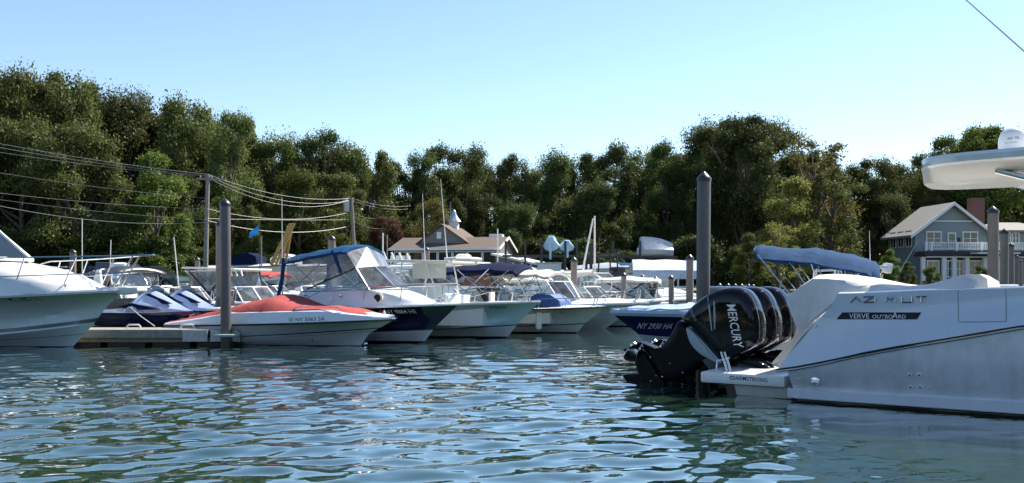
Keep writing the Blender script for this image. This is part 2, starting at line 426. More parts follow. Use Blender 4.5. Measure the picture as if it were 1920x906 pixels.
def crown_mesh(name, seed, nclump, per, shape, leaf, clump_r, airy=0.0):
    """leaf faces in clumps; unit height 1. shape: list of (height, radius) giving the outline"""
    rng = np.random.default_rng(seed)
    hs = np.array([s[0] for s in shape]); rs = np.array([s[1] for s in shape])
    C, CRr = [], []
    for i in range(nclump):
        h = rng.uniform(hs[0], hs[-1]); r = np.interp(h, hs, rs)
        a = rng.random()*2*PI
        rr = r*(rng.random()**.38)
        lob = 1+.22*math.sin(3*a+seed)+.13*math.sin(5*a+h*9+seed*2)
        C.append((rr*lob*math.cos(a), rr*lob*math.sin(a), h)); CRr.append(clump_r*rng.uniform(.6, 1.35))
    C = np.array(C); CRr = np.array(CRr)
    for i in np.argsort(C[:, 2]):              # no clump may hang apart from the rest
        d = np.linalg.norm(C-C[i], axis=1); d[i] = 9; d[C[:, 2] > C[i, 2]+.02] += 5
        j = int(np.argmin(d)); lim = .8*clump_r
        if 9 > d[j] > lim: C[i] = C[j]+(C[i]-C[j])*lim/np.linalg.norm(C[i]-C[j])
    n = nclump*per
    ci = np.repeat(np.arange(nclump), per)
    dirs = rng.normal(size=(n, 3)); dirs[:, 2] = dirs[:, 2]*.75+.15; dirs /= np.linalg.norm(dirs, axis=1)[:, None]
    rad = (rng.random(n)**(.45))*CRr[ci]*(1+.25*rng.normal(size=n).clip(-1, 1.6))
    pos = C[ci]+dirs*rad[:, None]*np.array([1, 1, .8])
    nrm = dirs*.7+rng.normal(size=(n, 3))*.55+np.array([0, 0, .45]); nrm /= np.linalg.norm(nrm, axis=1)[:, None]
    t = np.cross(nrm, rng.normal(size=(n, 3))); t /= np.linalg.norm(t, axis=1)[:, None]
    b = np.cross(nrm, t)
    sz = leaf*rng.uniform(.55, 1.35, n)
    a1 = t*sz[:, None]; b1 = b*(sz*rng.uniform(.45, .8, n))[:, None]
    co = np.stack([pos-a1, pos-b1*.9+a1*.1, pos+a1, pos+b1], 1).reshape(-1, 3)
    q = np.arange(n*4)
    zt = np.percentile(pos[:, 2], 99.6); co = co/np.array([1, 1, zt]); C = C/np.array([1, 1, zt])
    me = bpy.data.meshes.new(name)
    me.vertices.add(len(co)); me.vertices.foreach_set('co', co.ravel())
    me.loops.add(n*4); me.loops.foreach_set('vertex_index', q)
    me.polygons.add(n); me.polygons.foreach_set('loop_start', np.arange(0, n*4, 4)); me.polygons.foreach_set('loop_total', np.full(n, 4)); me.update()
    me.materials.append(LEAF['oak'])
    return me, C
def trunk_mesh(name, C, seed, rad=.022, h0=0):
    rng = random.Random(seed); mb = MB()
    top = .8
    pts = [(0, 0, -.03)]; x = y = 0
    for i in range(1, 7):
        x += rng.uniform(-.014, .014); y += rng.uniform(-.014, .014); pts.append((x, y, top*i/6))
    mb.tube(pts, [rad*1.25, rad, rad*.85, rad*.7, rad*.5, rad*.32, rad*.1], 7)
    idx = list(range(len(C))); rng.shuffle(idx)
    for i in idx[:16]:
        c = C[i]; z0 = max(.12, c[2]*rng.uniform(.45, .7)); k = z0/top*6; j = min(int(k), 5)
        p0 = Vector(pts[j]).lerp(Vector(pts[j+1]), k-j)
        c = Vector(c); mid = p0.lerp(c, .5)+Vector((0, 0, -.03))
        mb.tube([p0, mid, c], [rad*.42, rad*.28, rad*.08], 5)
    bm = mb.bm
    me = bpy.data.meshes.new(name); bm.to_mesh(me); bm.free(); me.materials.append(M['bark'])
    me.polygons.foreach_set('use_smooth', [True]*len(me.polygons))
    return me
OAK = [(.10, .16), (.25, .27), (.5, .33), (.70, .30), (.84, .22), (.91, .13)]
TALL = [(.08, .12), (.25, .20), (.5, .25), (.72, .23), (.85, .17), (.92, .10)]
FLAT = [(.35, .2), (.5, .33), (.68, .40), (.82, .36), (.92, .22), (.97, .1)]
CONE = [(.03, .2), (.2, .3), (.4, .29), (.6, .23), (.8, .14), (.96, .03)]
LOW = [(.02, .42), (.25, .55), (.5, .55), (.72, .42), (.9, .2)]
KINDS = {}
def kind(key, seed, *a, **k):
    me, C = crown_mesh(key+'_crown', seed, *a, **k); KINDS[key] = (me, trunk_mesh(key+'_trunk', C, seed))
kind('oak_a', 3, 50, 800, OAK, .0084, .098)
kind('oak_b', 8, 46, 820, OAK, .0084, .104)
kind('oak_c', 21, 58, 680, OAK, .0082, .088)
kind('tall_a', 5, 48, 720, TALL, .0080, .088)
kind('tall_b', 13, 52, 680, TALL, .0080, .084)
kind('flat', 6, 60, 740, FLAT, .0082, .092)
kind('cone', 9, 70, 500, CONE, .0086, .072)
kind('airy', 10, 75, 130, OAK, .0088, .062)
kind('low_a', 15, 60, 240, LOW, .022, .14)
kind('low_b', 16, 55, 250, LOW, .022, .15)
def tree(kindk, px, topy, D, wscale, leaf, label, group, name='oak_tree', cat='tree', seed=0):
    rng = random.Random(seed*7+int(px))
    z0 = 1.0+max(0, D-60)*.012 if D > 53.2 else 0
    H = ZZ(topy, D)-z0
    t = thing(name, label, cat, (PX(px, D), D, z0), rng.random()*6.28, group)
    crown, trunk = KINDS[kindk]
    s = H/.99
    t.scale = (s*wscale, s*wscale, s)
    for nm, me, mt in (('crown', crown, LEAF[leaf]), ('trunk', trunk, None)):
        o = bpy.data.objects.new(nm, me); COL.objects.link(o); o.parent = t
        if mt: o.material_slots[0].link = 'OBJECT'; o.material_slots[0].material = mt
    return t
SKY = [(-260, 90), (-120, 120), (0, 132), (40, 137), (75, 158), (97, 190), (118, 160), (145, 152), (190, 178), (240, 180), (290, 190), (340, 195), (390, 216), (430, 218), (470, 240), (520, 258), (560, 268), (600, 254), (645, 268), (690, 286), (740, 300),
       (785, 290), (832, 274), (872, 279), (915, 303), (960, 297), (1005, 304), (1050, 290), (1100, 286), (1150, 279), (1200, 276), (1250, 273), (1290, 272), (1330, 238), (1392, 223), (1450, 233), (1485, 275),
       (1540, 290), (1600, 302), (1645, 300), (1690, 304), (1735, 287), (1800, 262), (1845, 245), (1900, 245), (1960, 262), (2040, 270), (2120, 280), (2230, 270)]
def depth_at(px): return float(np.interp(px, [-300, 0, 400, 700, 960, 1300, 1920, 2300], [65, 66, 71, 79, 86, 88, 112, 114]))
rt = random.Random(4)
seq = ['oak_a', 'tall_a', 'oak_b', 'oak_c', 'tall_b', 'oak_b', 'oak_a', 'tall_a', 'oak_c']
LMK = [(15, 'the left cruiser windscreen'), (70, 'the left cruiser coachroof'), (120, 'the middle of the bow rail'), (154, 'the first thin aerial'), (205, 'the shorter aerial'), (250, 'the tip of the bow rail'), (300, 'the two jet skis'), (336, 'the leaning aerial'),
       (384, 'the first utility pole'), (424, 'the tall grey pile'), (476, 'the bright blue flag'), (530, 'the yellow boom'), (584, 'the cuddy aerial'), (622, 'the pile behind the blue canvas'), (668, 'the leaning utility pole'), (718, 'the white pole'), (770, 'the left end of the clubhouse'),
       (812, 'the clubhouse gable'), (858, 'the cupola'), (905, 'the clubhouse roof end'), (940, 'the white flagpole'), (985, 'the sunroom'), (1033, 'the larger wrapped boat'), (1072, 'the smaller wrapped boat'), (1115, 'the sailboat mast'), (1160, 'the dark forklift'), (1205, 'the second thin pile'),
       (1255, 'the pale tarp shelter'), (1317, 'the tall thick pile'), (1370, 'the black outboard cowls'), (1420, 'the left tip of the blue bimini'), (1475, 'the blue bimini left half'), (1530, 'the middle of the blue bimini'), (1600, 'the blue bimini right half'), (1650, 'the right tip of the blue bimini'),
       (1700, 'the left eave of the house'), (1745, 'the house roof slope'), (1783, 'the house gable'), (1835, 'the brick chimney'), (1863, 'the tallest right-hand pile'), (1905, 'the satellite dome')]
USED = {}
def place(px, layer='s'):
    if px < -30: return 'beyond the left edge'
    if px > 1950: return 'beyond the right edge'
    u = USED.setdefault(layer, set())
    c = [(x+d, w_+t) for x, t in LMK for d, w_ in ((0, 'above '), (-24, 'just left of '), (24, 'just right of '))]
    k = min((l for l in c if l not in u), key=lambda l: abs(l[0]-px)); u.add(k); return k[1]
TONE = {'oak': 'olive green', 'dark': 'dark green', 'bright': 'bright green', 'yellow': 'yellow-green', 'red': 'dark red'}
GT = 'woodland trees along the shore'
n = 0
for i, (px, y) in enumerate(SKY):          # the trees whose tops make the skyline
    D = depth_at(px)
    lf = 'oak' if px < 560 else rt.choice(['oak', 'dark', 'oak']) if px < 1000 else rt.choice(['dark', 'oak', 'dark'])
    tree(seq[i % 9], px+rt.uniform(-8, 8), y+(0 if i % 2 else rt.uniform(4, 20)), D+rt.uniform(-2, 4)+(0 if i % 2 else 4), rt.uniform(.58, .80), lf, 'tall %s tree on the skyline %s' % (TONE[lf], place(px, 's')), GT, seed=i)
for i in range(40):                        # a lower row in front of them
    px = -180+i*60+rt.uniform(-20, 20)
    if px < 640 and i % 3 == 1: continue
    top = float(np.interp(px, [a for a, _ in SKY], [b for _, b in SKY]))
    y = top+rt.uniform(60, 150)
    D = depth_at(px)-rt.uniform(4, 8)
    lf = rt.choice(['oak', 'oak', 'dark', 'bright']) if px < 700 else rt.choice(['dark', 'oak', 'dark'])
    if 1560 < px < 2100: D = depth_at(px)-2
    tree(seq[(i*4+2) % 9], px, y, D, rt.uniform(.75, 1.0), lf, '%s tree below the skyline %s' % (TONE[lf], place(px, 'm')), GT, seed=i+60)
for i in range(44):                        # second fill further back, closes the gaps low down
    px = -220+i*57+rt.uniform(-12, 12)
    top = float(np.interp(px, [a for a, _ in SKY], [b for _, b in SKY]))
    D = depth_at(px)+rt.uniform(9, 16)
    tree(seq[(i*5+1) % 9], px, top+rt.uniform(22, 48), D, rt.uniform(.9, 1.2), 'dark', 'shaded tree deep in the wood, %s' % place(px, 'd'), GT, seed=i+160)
# single trees one can tell apart
tree('oak_c', 145, 238, 58.5, .95, 'oak', 'pale ivy-clad tree above the white bow rail', None, seed=301)
tree('cone', 290, 292, 59.5, .98, 'bright', 'bright green bushy tree left of the first utility pole', None, seed=302)
tree('oak_b', 40, 225, 59, .9, 'oak', 'leafy tree at the very left edge above the cruiser', None, seed=303)
tree('oak_a', 560, 322, 66, .95, 'bright', 'sunlit green tree behind the yellow boom', None, seed=304)
tree('tall_b', 620, 330, 69, 1.1, 'oak', 'olive tree rising over the blue canvas enclosure', None, seed=305)
tree('oak_b', 800, 378, 72, .95, 'yellow', 'rounded yellow-green tree directly behind the clubhouse gable', None, seed=306)
tree('oak_c', 728, 410, 70, 1.0, 'red', 'dark red-leaved tree beside the clubhouse', None, name='red_leaved_tree', seed=307)
tree('flat', 1392, 224, 84, .8, 'dark', 'tallest dark round-topped tree beside the near tall pile', None, seed=308)
tree('airy', 1530, 262, 70, 1.05, 'yellow', 'thin yellowing tree with sparse crown behind the blue bimini', None, seed=309)
tree('airy', 1560, 330, 68, 1.2, 'oak', 'sparse olive tree below the thin yellowing tree', None, seed=310)
tree('cone', 1490, 340, 66, 1.2, 'yellow', 'dense olive tree left of the sparse yellowing tree', None, seed=311)
tree('airy', 1460, 420, 60, 1.3, 'yellow', 'feathery yellow-green bush behind the outboards', None, name='bush', cat='bush', seed=312)
tree('cone', 1405, 440, 60, 1.2, 'bright', 'sunlit spiky bush to the left of the blue bimini', None, name='bush', cat='bush', seed=313)
tree('cone', 1668, 470, 66, 1.1, 'bright', 'yellow-green conical shrub at the left corner of the gabled house', None, name='shrub', cat='shrub', seed=314)
tree('cone', 1700, 492, 62, 1.3, 'bright', 'lower bright shrub below the gabled house', None, name='shrub', cat='shrub', seed=315)
tree('low_a', 1745, 500, 66, .75, 'oak', 'reddish garden shrub in front of the house porch', None, name='shrub', cat='shrub', seed=316)
tree('low_b', 1838, 500, 58, .65, 'dark', 'clipped dark green hedge ball left of the five piles', None, name='shrub', cat='shrub', seed=317)
tree('flat', 1840, 243, 106, .85, 'bright', 'flat-topped sunlit tree beside the white hardtop', None, seed=318)
for i in range(34):                        # understorey at the foot of the wood
    px = -100+i*50+rt.uniform(-18, 18)
    if 735 < px < 960 or 1640 < px: continue
    D = min(depth_at(px)-8, 72)-rt.uniform(0, 2)
    if 960 < px < 1320: D = 74
    tree(rt.choice(['low_a', 'low_b']), px, rt.uniform(440, 482), D, rt.uniform(.9, 1.4), rt.choice(['dark', 'oak', 'bright']) if px < 700 else 'dark', 'leafy bush below the wood %s' % place(px, 'u').replace('above', 'behind'), 'undergrowth bushes', name='bush', cat='bush', seed=i+400)

# unseen woodland added behind the viewer to darken reflections in gloss and water
def add_unseen_woods():
    rng = np.random.default_rng(5); n = 40000
    a = rng.uniform(R(183), R(357), n)            # round the back, seen from the camera
    r = 56+rng.random(n)*7
    top = 11+2.5*np.sin(a*19)+1.5*np.sin(a*43+1)
    z = rng.random(n)**.8*top
    pos = np.stack([r*np.cos(a)*1.25, r*np.sin(a), z], 1)
    nr = rng.normal(size=(n, 3)); nr /= np.linalg.norm(nr, axis=1)[:, None]
    t = np.cross(nr, rng.normal(size=(n, 3))); t /= np.linalg.norm(t, axis=1)[:, None]; b = np.cross(nr, t)
    s = rng.uniform(.3, .75, n)[:, None]
    co = np.stack([pos-t*s, pos-b*s*.6, pos+t*s, pos+b*s*.6], 1).reshape(-1, 3)
    me = bpy.data.meshes.new('unseen_woodland'); me.vertices.add(n*4); me.vertices.foreach_set('co', co.ravel())
    me.loops.add(n*4); me.loops.foreach_set('vertex_index', np.arange(n*4))
    me.polygons.add(n); me.polygons.foreach_set('loop_start', np.arange(0, n*4, 4)); me.polygons.foreach_set('loop_total', np.full(n, 4)); me.update()
    me.materials.append(LEAF['dark'])
    o = bpy.data.objects.new('unseen_woodland', me); COL.objects.link(o); tag(o, 'unseen dark woodland added behind the viewer to darken reflections', 'woodland', None, 'stuff')
add_unseen_woods()
mb = MB(); mb.box((0, 52.86, -.6), (300, .24, 3.3))
for k in range(-30, 31): mb.box((k*2.0, 52.66, -.5), (.28, .16, 3.2))
tag(mb.build('quay_wall', M['plank'], None, smooth=False), 'weathered timber quay wall between the water and the yard', None, None, 'structure')
# ------------------------------------------------------------------ boats: shared builders
class Hull:
    "a planing hull: local x forward from the transom, y to port, z up from the waterline"
    def __init__(s, L, B, fs, fb, rake=1.0, chs=.06, chb=.45, draft=.4, flare=.25, full=2.2, bump=0, sp=1.6, mid=.35, stern=.92, chw=.86, stemx=.55, tum=0, clip=1):
        s.__dict__.update(locals()); s.nt = 30
    def half(s, t):
        b = s.B/2*(1-max(0, (t-s.mid)/(1-s.mid))**s.full)
        if t < s.mid: b *= s.stern+(1-s.stern)*(t/s.mid)
        return b
    def sheer(s, t): return s.fs+(s.fb-s.fs)*t**s.sp+s.bump*math.sin(PI*min(1, t))
    def section(s, t):
        "points from gunwale down to keel on the port side"
        g = Vector((s.L*t, s.half(t), s.sheer(t)))
        Lc = s.L-s.rake*s.stemx; Lk = s.L-s.rake
        tc = max(0, (t-.2)/.8)
        c = Vector((Lc*t, s.chw*s.B/2*(1-tc**2.1)*(s.stern if t < .2 else 1), s.chs+(s.chb-s.chs)*t**2.6))
        if t >= 1: c.y = 0
        c.y = min(c.y, g.y*.985)
        zk = -s.draft+(s.draft+min(.0, -.05)+.0)*t**5
        k = Vector((Lk*t, 0, zk))
        pts = []
        for i in range(6):
            u = i/5; p = g.lerp(c, u)
            p.x = g.x+(c.x-g.x)*u**s.clip
            p.y -= s.flare*math.sin(PI*u)*(t**2.2)*min(1, p.y/.5 if p.y > 0 else 0)
            p.y += s.tum*math.sin(PI*u)*(1-t)
            pts.append(p)
        for i in range(1, 4):
            u = i/3; p = c.lerp(k, u); p.y += .05*math.sin(PI*u)*(1-t); pts.append(p)
        return pts
    def ts(s): return [1-(1-i/s.nt)**1.35 for i in range(s.nt+1)]
    def hull(s, mat_, parent, name='hull'):
        mb = MB(); rows = []
        for t in s.ts():
            p = s.section(t); q = [Vector((v.x, -v.y, v.z)) for v in p[::-1]][1:]
            rows.append(p+q)
        mb.loft(rows, cap0=True)
        return mb.build(name, mat_, parent, ang=32)
    def deck(s, mat_, parent, x0=0, crown=.1, floor=None, cock=(0, 0), rim=.16, name='deck', lip=.02):
        "closed deck; between cock=(x0,x1) it is sunk to the floor"
        mb = MB(); rows = []
        T = sorted(set(s.ts()+[min(.999, max(0, c/s.L+e)) for c in cock for e in (-.0005, .0005)]))
        for t in T:
            g = s.half(t); z = s.sheer(t); x = s.L*t
            inn = max(g-rim, g*.55)
            sunk = floor is not None and cock[0] < x < cock[1]
            if sunk: pr = [(g, z), (g-.03, z+lip), (inn, z+lip), (inn-.01, floor), (inn*.5, floor), (0, floor)]
            else:
                cr = crown*min(1, g/.6)
                pr = [(g, z), (g-min(.03, g*.2), z+lip), (inn, z+lip+cr*.2), (inn*.9, z+lip+cr*.45), (inn*.5, z+lip+cr*.85), (0, z+lip+cr)]
            rows.append([(x, y, zz) for y, zz in pr]+[(x, -y, zz) for y, zz in pr[::-1]][1:])
        mb.loft(rows)
        return mb.build(name, mat_, parent, ang=35)
    def edge(s, t0, t1, n, dz=0, inset=0):
        out = []
        for i in range(n+1):
            t = t0+(t1-t0)*i/n; out.append(Vector((s.L*t, max(0, s.half(t)-inset), s.sheer(t)+dz)))
        return out
    def rubrail(s, mat_, parent, r=.03, dz=-.02, name='rub_rail'):
        mb = MB()
        p = [Vector((s.L*t, s.half(t)+.005, s.sheer(t)+dz)) for t in s.ts()]
        q = [Vector((v.x, -v.y, v.z)) for v in p[::-1]][1:]
        mb.tube([(v.x+(.01 if v.y == 0 else 0), v.y, v.z) for v in p+q], r, 6)
        return mb.build(name, mat_, parent)
    def bowrail(s, mat_, parent, t0=.45, h=.5, r=.016, inset=.1, posts=5, mid=True, tip=0, rise=.25, lean=.0, name='bow_rail', hb=None):
        "top rail round the bow with stanchions; tip: overhang ahead of the stem"
        mb = MB(); n = 16
        hb = h if hb is None else hb
        def top(t):
            u = (t-t0)/(1-t0)
            hh = (h+(hb-h)*u)*min(1, u/rise if rise else 1)
            return Vector((s.L*t+tip*u**2+lean*hh, max(.05 if t > .97 else 0, s.half(t)-inset), s.sheer(t)+hh))
        a = [top(t0+(1-t0)*i/n) for i in range(n+1)]
        mir = lambda L_: [Vector((v.x, -v.y, v.z)) for v in L_[::-1]]
        mb.tube(a+mir(a), r)
        ts = [t0+(1-t0)*(k+.6)/posts for k in range(posts)]
        for t in ts:
            for sg in (1, -1):
                u = top(t); b = Vector((s.L*t-.06, max(.03, s.half(t)-inset), s.sheer(t)))
                mb.tube([(b.x, sg*b.y, b.z), (u.x, sg*u.y, u.z)], r*.9)
        if mid:
            m_ = [top(t0+(1-t0)*i/n) for i in range(5, n+1)]
            m_ = [Vector((v.x-.03, v.y, s.sheer(min(1, v.x/s.L))+(v.z-s.sheer(min(1, v.x/s.L)))*.5)) for v in m_]
            mb.tube(m_+mir(m_), r*.7)
        return mb.build(name, mat_, parent)
def boat(name, label, cat, bowpx, D, hd, H, group=None):
    "put the tip of the bow at photo column bowpx, depth D, heading hd degrees from the +x axis"
    a = R(hd); u = Vector((math.cos(a), math.sin(a), 0))
    o = Vector((PX(bowpx, D), D, 0))-u*H.L
    return thing(name, label, cat, o, a, group)
def arcrow(x, w, z0, z1, n=10, pw=2.0, sy=1.0):
    "a transverse bow: half width w, edge height z0, middle height z1"
    return [Vector((x, w*(1-2*i/n), z0+(z1-z0)*(1-abs(1-2*i/n)**pw))) for i in range(n+1)]
def canopy(rows, mat_, parent, name='bimini_top', th=.025, sag=.0, sub=3):
    "fabric stretched over transverse bows, with a thickness and a sag between the bows"
    full = []
    for i in range(len(rows)-1):
        for k in range(sub):
            u = k/sub
            full.append([a.lerp(b, u)-Vector((0, 0, sag*math.sin(PI*u))) for a, b in zip(rows[i], rows[i+1])])
    full.append(rows[-1])
    mb = MB()
    loop = [list(r)+[p-Vector((0, 0, th)) for p in r[::-1]] for r in full]
    mb.loft(loop, closed=True, cap0=True, cap1=True)
    return mb.build(name, mat_, parent, ang=50)
def struts(lines, mat_, parent, r=.014, name='frame', sym=True):
    for sg in ((1, -1) if sym else (1,)):
        mb = MB()
        for l in lines: mb.tube([(p[0], sg*p[1], p[2]) for p in l], r)
        o = mb.build(name, mat_, parent)
    return o
def panel(quads, mat_, parent, name, th=.012):
    "thin closed sheets"
    mb = MB()
    for q in quads:
        q = [Vector(p) for p in q]; n = (q[1]-q[0]).cross(q[2]-q[0]); n.normalize(); n *= th/2
        mb.loft([[p+n for p in q], [p-n for p in q]], closed=True, cap0=True, cap1=True)
    return mb.build(name, mat_, parent, smooth=False)
def windshield(parent, x0, w, z0, h, rake, xf, frame_mat, glass=None, side=.9, wt=None, r=.016):
    "wraparound windscreen: front across at x0+xf .. side panes going aft to x0-side"
    wt = w*.86 if wt is None else wt
    A = Vector((x0-side, w, z0)); B = Vector((x0, w, z0)); C = Vector((x0+xf, w*.45, z0)); E = Vector((x0+xf, -w*.45, z0)); G = Vector((x0, -w, z0)); K = Vector((x0-side, -w, z0))
    up = lambda v, f=1: Vector((v.x-rake, v.y*wt/w, v.z+h*f))
    tops = [up(A, .65)+Vector((rake*.6, 0, 0)), up(B), up(C), up(E), up(G), up(K, .65)+Vector((rake*.6, 0, 0))]
    bots = [A, B, C, E, G, K]
    panel([[bots[i], bots[i+1], tops[i+1], tops[i]] for i in range(5)], glass or M['glass'], parent, 'windshield')
    mb = MB(); mb.tube(tops, r); mb.tube(bots, r)
    for a, b in zip(bots, tops): mb.tube([a, b], r)
    mb.build('windshield_frame', frame_mat, parent)
def outboard_small(parent, x, y, z, s=1.0, m='white', tilt=0, label=None):
    "outboard seen from far: cowl, leg and gearcase as one motor with its own cowl part"
    mb = MB()
    mb.loft([[(-.12+.1*math.cos(a)*f, .09*math.sin(a)*f, zz) for a in [2*PI*k/10 for k in range(10)]] for zz, f in ((.05, 1.2), (-.3, 1), (-.75, .8))], closed=True, cap0=True, cap1=True)
    mb.lathe([(.01, -.3), (.07, -.2), (.08, .0), (.05, .25), (.01, .3)], (-.12, 0, -.8), 10, axis='X')
    mb.box((.06, 0, .0), (.2, .26, .3), bev=.02)
    o = mb.build('outboard_engine', M['black'] if m != 'white' else M['white'], parent)
    mb = MB()
    prof = [(0, .9), (.15, 1.05), (.45, 1.0), (.62, .8), (.68, .3)]
    mb.loft([[(-.12+.30*f*math.copysign(abs(math.cos(a))**.7, math.cos(a))-.04*zz, .21*f*math.copysign(abs(math.sin(a))**.7, math.sin(a)), zz) for a in [2*PI*k/16 for k in range(16)]] for zz, f in prof], closed=True, cap0=True, cap1=True)
    mb.build('cowl', M[m] if m in M else m, o)
    o.location = (x, y, z); o.scale = (s, s, s); o.rotation_euler = (0, R(tilt), 0)
    return o
def cleat(parent, x, y, z, rz=0):
    mb = MB(); mb.tube([(-.1, 0, .05), (.1, 0, .05)], .014); mb.tube([(-.04, 0, 0), (-.04, 0, .05)], .012); mb.tube([(.04, 0, 0), (.04, 0, .05)], .012)
    o = mb.build('cleat', M['steel'], parent); o.location = (x, y, z); o.rotation_euler = (0, 0, rz); return o
def console(parent, x, w, z0, h, l, m='white', name='console'):
    mb = MB(); mb.prism([(x-l*.5, z0), (x+l*.5, z0), (x+l*.42, z0+h*.75), (x+l*.1, z0+h), (x-l*.3, z0+h*.95), (x-l*.5, z0+h*.7)], -w/2, w/2, bev=.03)
    return mb.build(name, M[m], parent)
def ttop(parent, x, w, z0, z1, l, m='white', pipe='alu', th=.07):
    mb = MB(); mb.box((x, 0, z1), (l, w*1.15, th), bev=.025, ry=R(1.5))
    t = mb.build('hard_top', M[m], parent)
    L_ = []
    for xx, d in ((x-l*.28, -.1), (x+l*.22, .12)):
        L_.append([(xx+d, w*.42, z0), (xx, w*.42, z0+(z1-z0)*.6), (xx-d*1.5, w*.5, z1-.04)])
    L_.append([(x-l*.28, w*.42, z0+(z1-z0)*.6), (x+l*.22, w*.42, z0+(z1-z0)*.62)])
    L_.append([(x-l*.48, w*.5, z1-.09), (x+l*.48, w*.5, z1-.06)])
    L_.append([(x-l*.28, w*.42, z0+(z1-z0)*.7), (x-l*.48, w*.5, z1-.06)])
    struts(L_, M[pipe], parent, .022, 'top_frame')
    return t
def seat(parent, x, y, z, m='white', s=1):
    mb = MB(); mb.box((x, y, z+.2*s), (.45*s, .5*s, .4*s), bev=.05*s); mb.box((x-.2*s, y, z+.6*s), (.12*s, .5*s, .5*s), bev=.05*s)
    return mb.build('seat', M[m], parent)
def antenna(parent, p, h, lean=(0, 0), r=.012, m='alu'):
    mb = MB(); p = Vector(p); mb.tube([p, p+Vector((lean[0]*.5, lean[1]*.5, h*.5)), p+Vector((lean[0], lean[1], h))], [r*1.5, r, r*.6], 5)
    return mb.build('antenna', M[m], parent)
# ------------------------------------------------------------------ the white motor yacht on the right, with its three outboards
YP0 = Vector((3.52, 11.5, 0)); YA = math.atan2(-.547, .837)
yu = Vector((math.cos(YA), math.sin(YA), 0)); yv = Vector((-yu.y, yu.x, 0)); YB = 3.4
def az(px, py, y=0.0):
    "photo pixel -> (x, z) on the yacht's fore-and-aft plane at offset y"
    b = YP0+yv*y; k = (px-CX)/F
    t = (b.y*k-b.x)/(yu.x-yu.y*k); D = b.y+yu.y*t
    return t, EYE-(py-HY)/F*D
yacht = thing('motor_yacht', 'large white motor yacht with grey lower hull moored stern-out at the right edge', 'yacht', YP0, YA)
xs_ = [-.14, .1, .5, .78, 1.38, 1.95, 2.6, 3.6, 4.8, 6.0, 7.2, 8.2, 9.0, 9.6]
zr_ = [.378, .425, .52, .60, .742, .862, 1.008, 1.14, 1.25, 1.33, 1.39, 1.42, 1.44, 1.45]
def yrub(x): return float(np.interp(x, xs_, zr_))
def ytop(x): return float(np.interp(x, [.55, 2.6, 9.6], [1.375, 1.44, 1.72]))
def yin(x): return 0 if x < 4 else 1.7*((x-4)/5.6)**2.2       # how far the side has drawn in towards the centreline
def ymir(y): return YB-y
mb = MB(); rows = []
XS = [-.02, .3, .7, 1.1, 1.6, 2.1, 2.7, 3.4, 4.2, 5, 5.8, 6.6, 7.4, 8.1, 8.7, 9.2, 9.6]
for x in XS:
    yi = yin(x); zr = yrub(x); k = min(1, max(0, (x-5)/4.6)); ch = .16+.03*x*.3+k*.55; lo = .035+k*.4
    c = yi+.06*k+.015
    pr = [(yi-.045, zr), (yi-.03, zr*.7+ch*.3), (yi-.005+.1*k, zr*.35+ch*.65), (c+.02+.15*k, ch+.004), (c-.03+.15*k, ch-.008), (c-.02+.18*k, lo), (c+.10+.18*k, lo-.03), (c+.3+.15*k, -.2), (1.7, -.55+.4*k)]
    pr = [(min(1.7, y), z) for y, z in pr]
    rx = lambda z: x+(.0 if x > 0 else .09*(1-z/.4)) - k*.9*(1-z/1.5)*(1 if x > 9 else k)
    rows.append([(rx(z), y, z) for y, z in pr]+[(rx(z), ymir(y), z) for y, z in pr[::-1]][1:])
mb.loft(rows, cap0=True)
HM = mat('silver_hull_paint', (.64, .66, .67), .16, coat=1, var=.17, scale=2.2, dirt=.2); HM.node_tree.nodes['Principled BSDF'].inputs['Metallic'].default_value = .08  # mottled colour stands in for light rippling up off the water
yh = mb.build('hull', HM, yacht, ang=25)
mb = MB()                                   # pale chine strip just above the water
for sg in (0, 1):
    r = []
    for x in XS[:12]:
        yi = yin(x); ch = .16+.009*x; k = min(1, max(0, (x-5)/4.6)); ch += k*.55; lo = .045+k*.4
        q = [(x, yi+.012+.15*k, ch), (x, yi-.028+.15*k, ch-.012), (x, yi-.022+.18*k, lo), (x, yi+.012+.18*k, lo-.01)]
        r.append([(a, ymir(b) if sg else b, c) for a, b, c in q])
    mb.loft(r, closed=True, cap0=True, cap1=True)
mb.build('chine_strip', mat('pale_strip_paint', (.66, .70, .76), .25, coat=.5, var=.05, scale=1.5, dirt=.1), yacht)
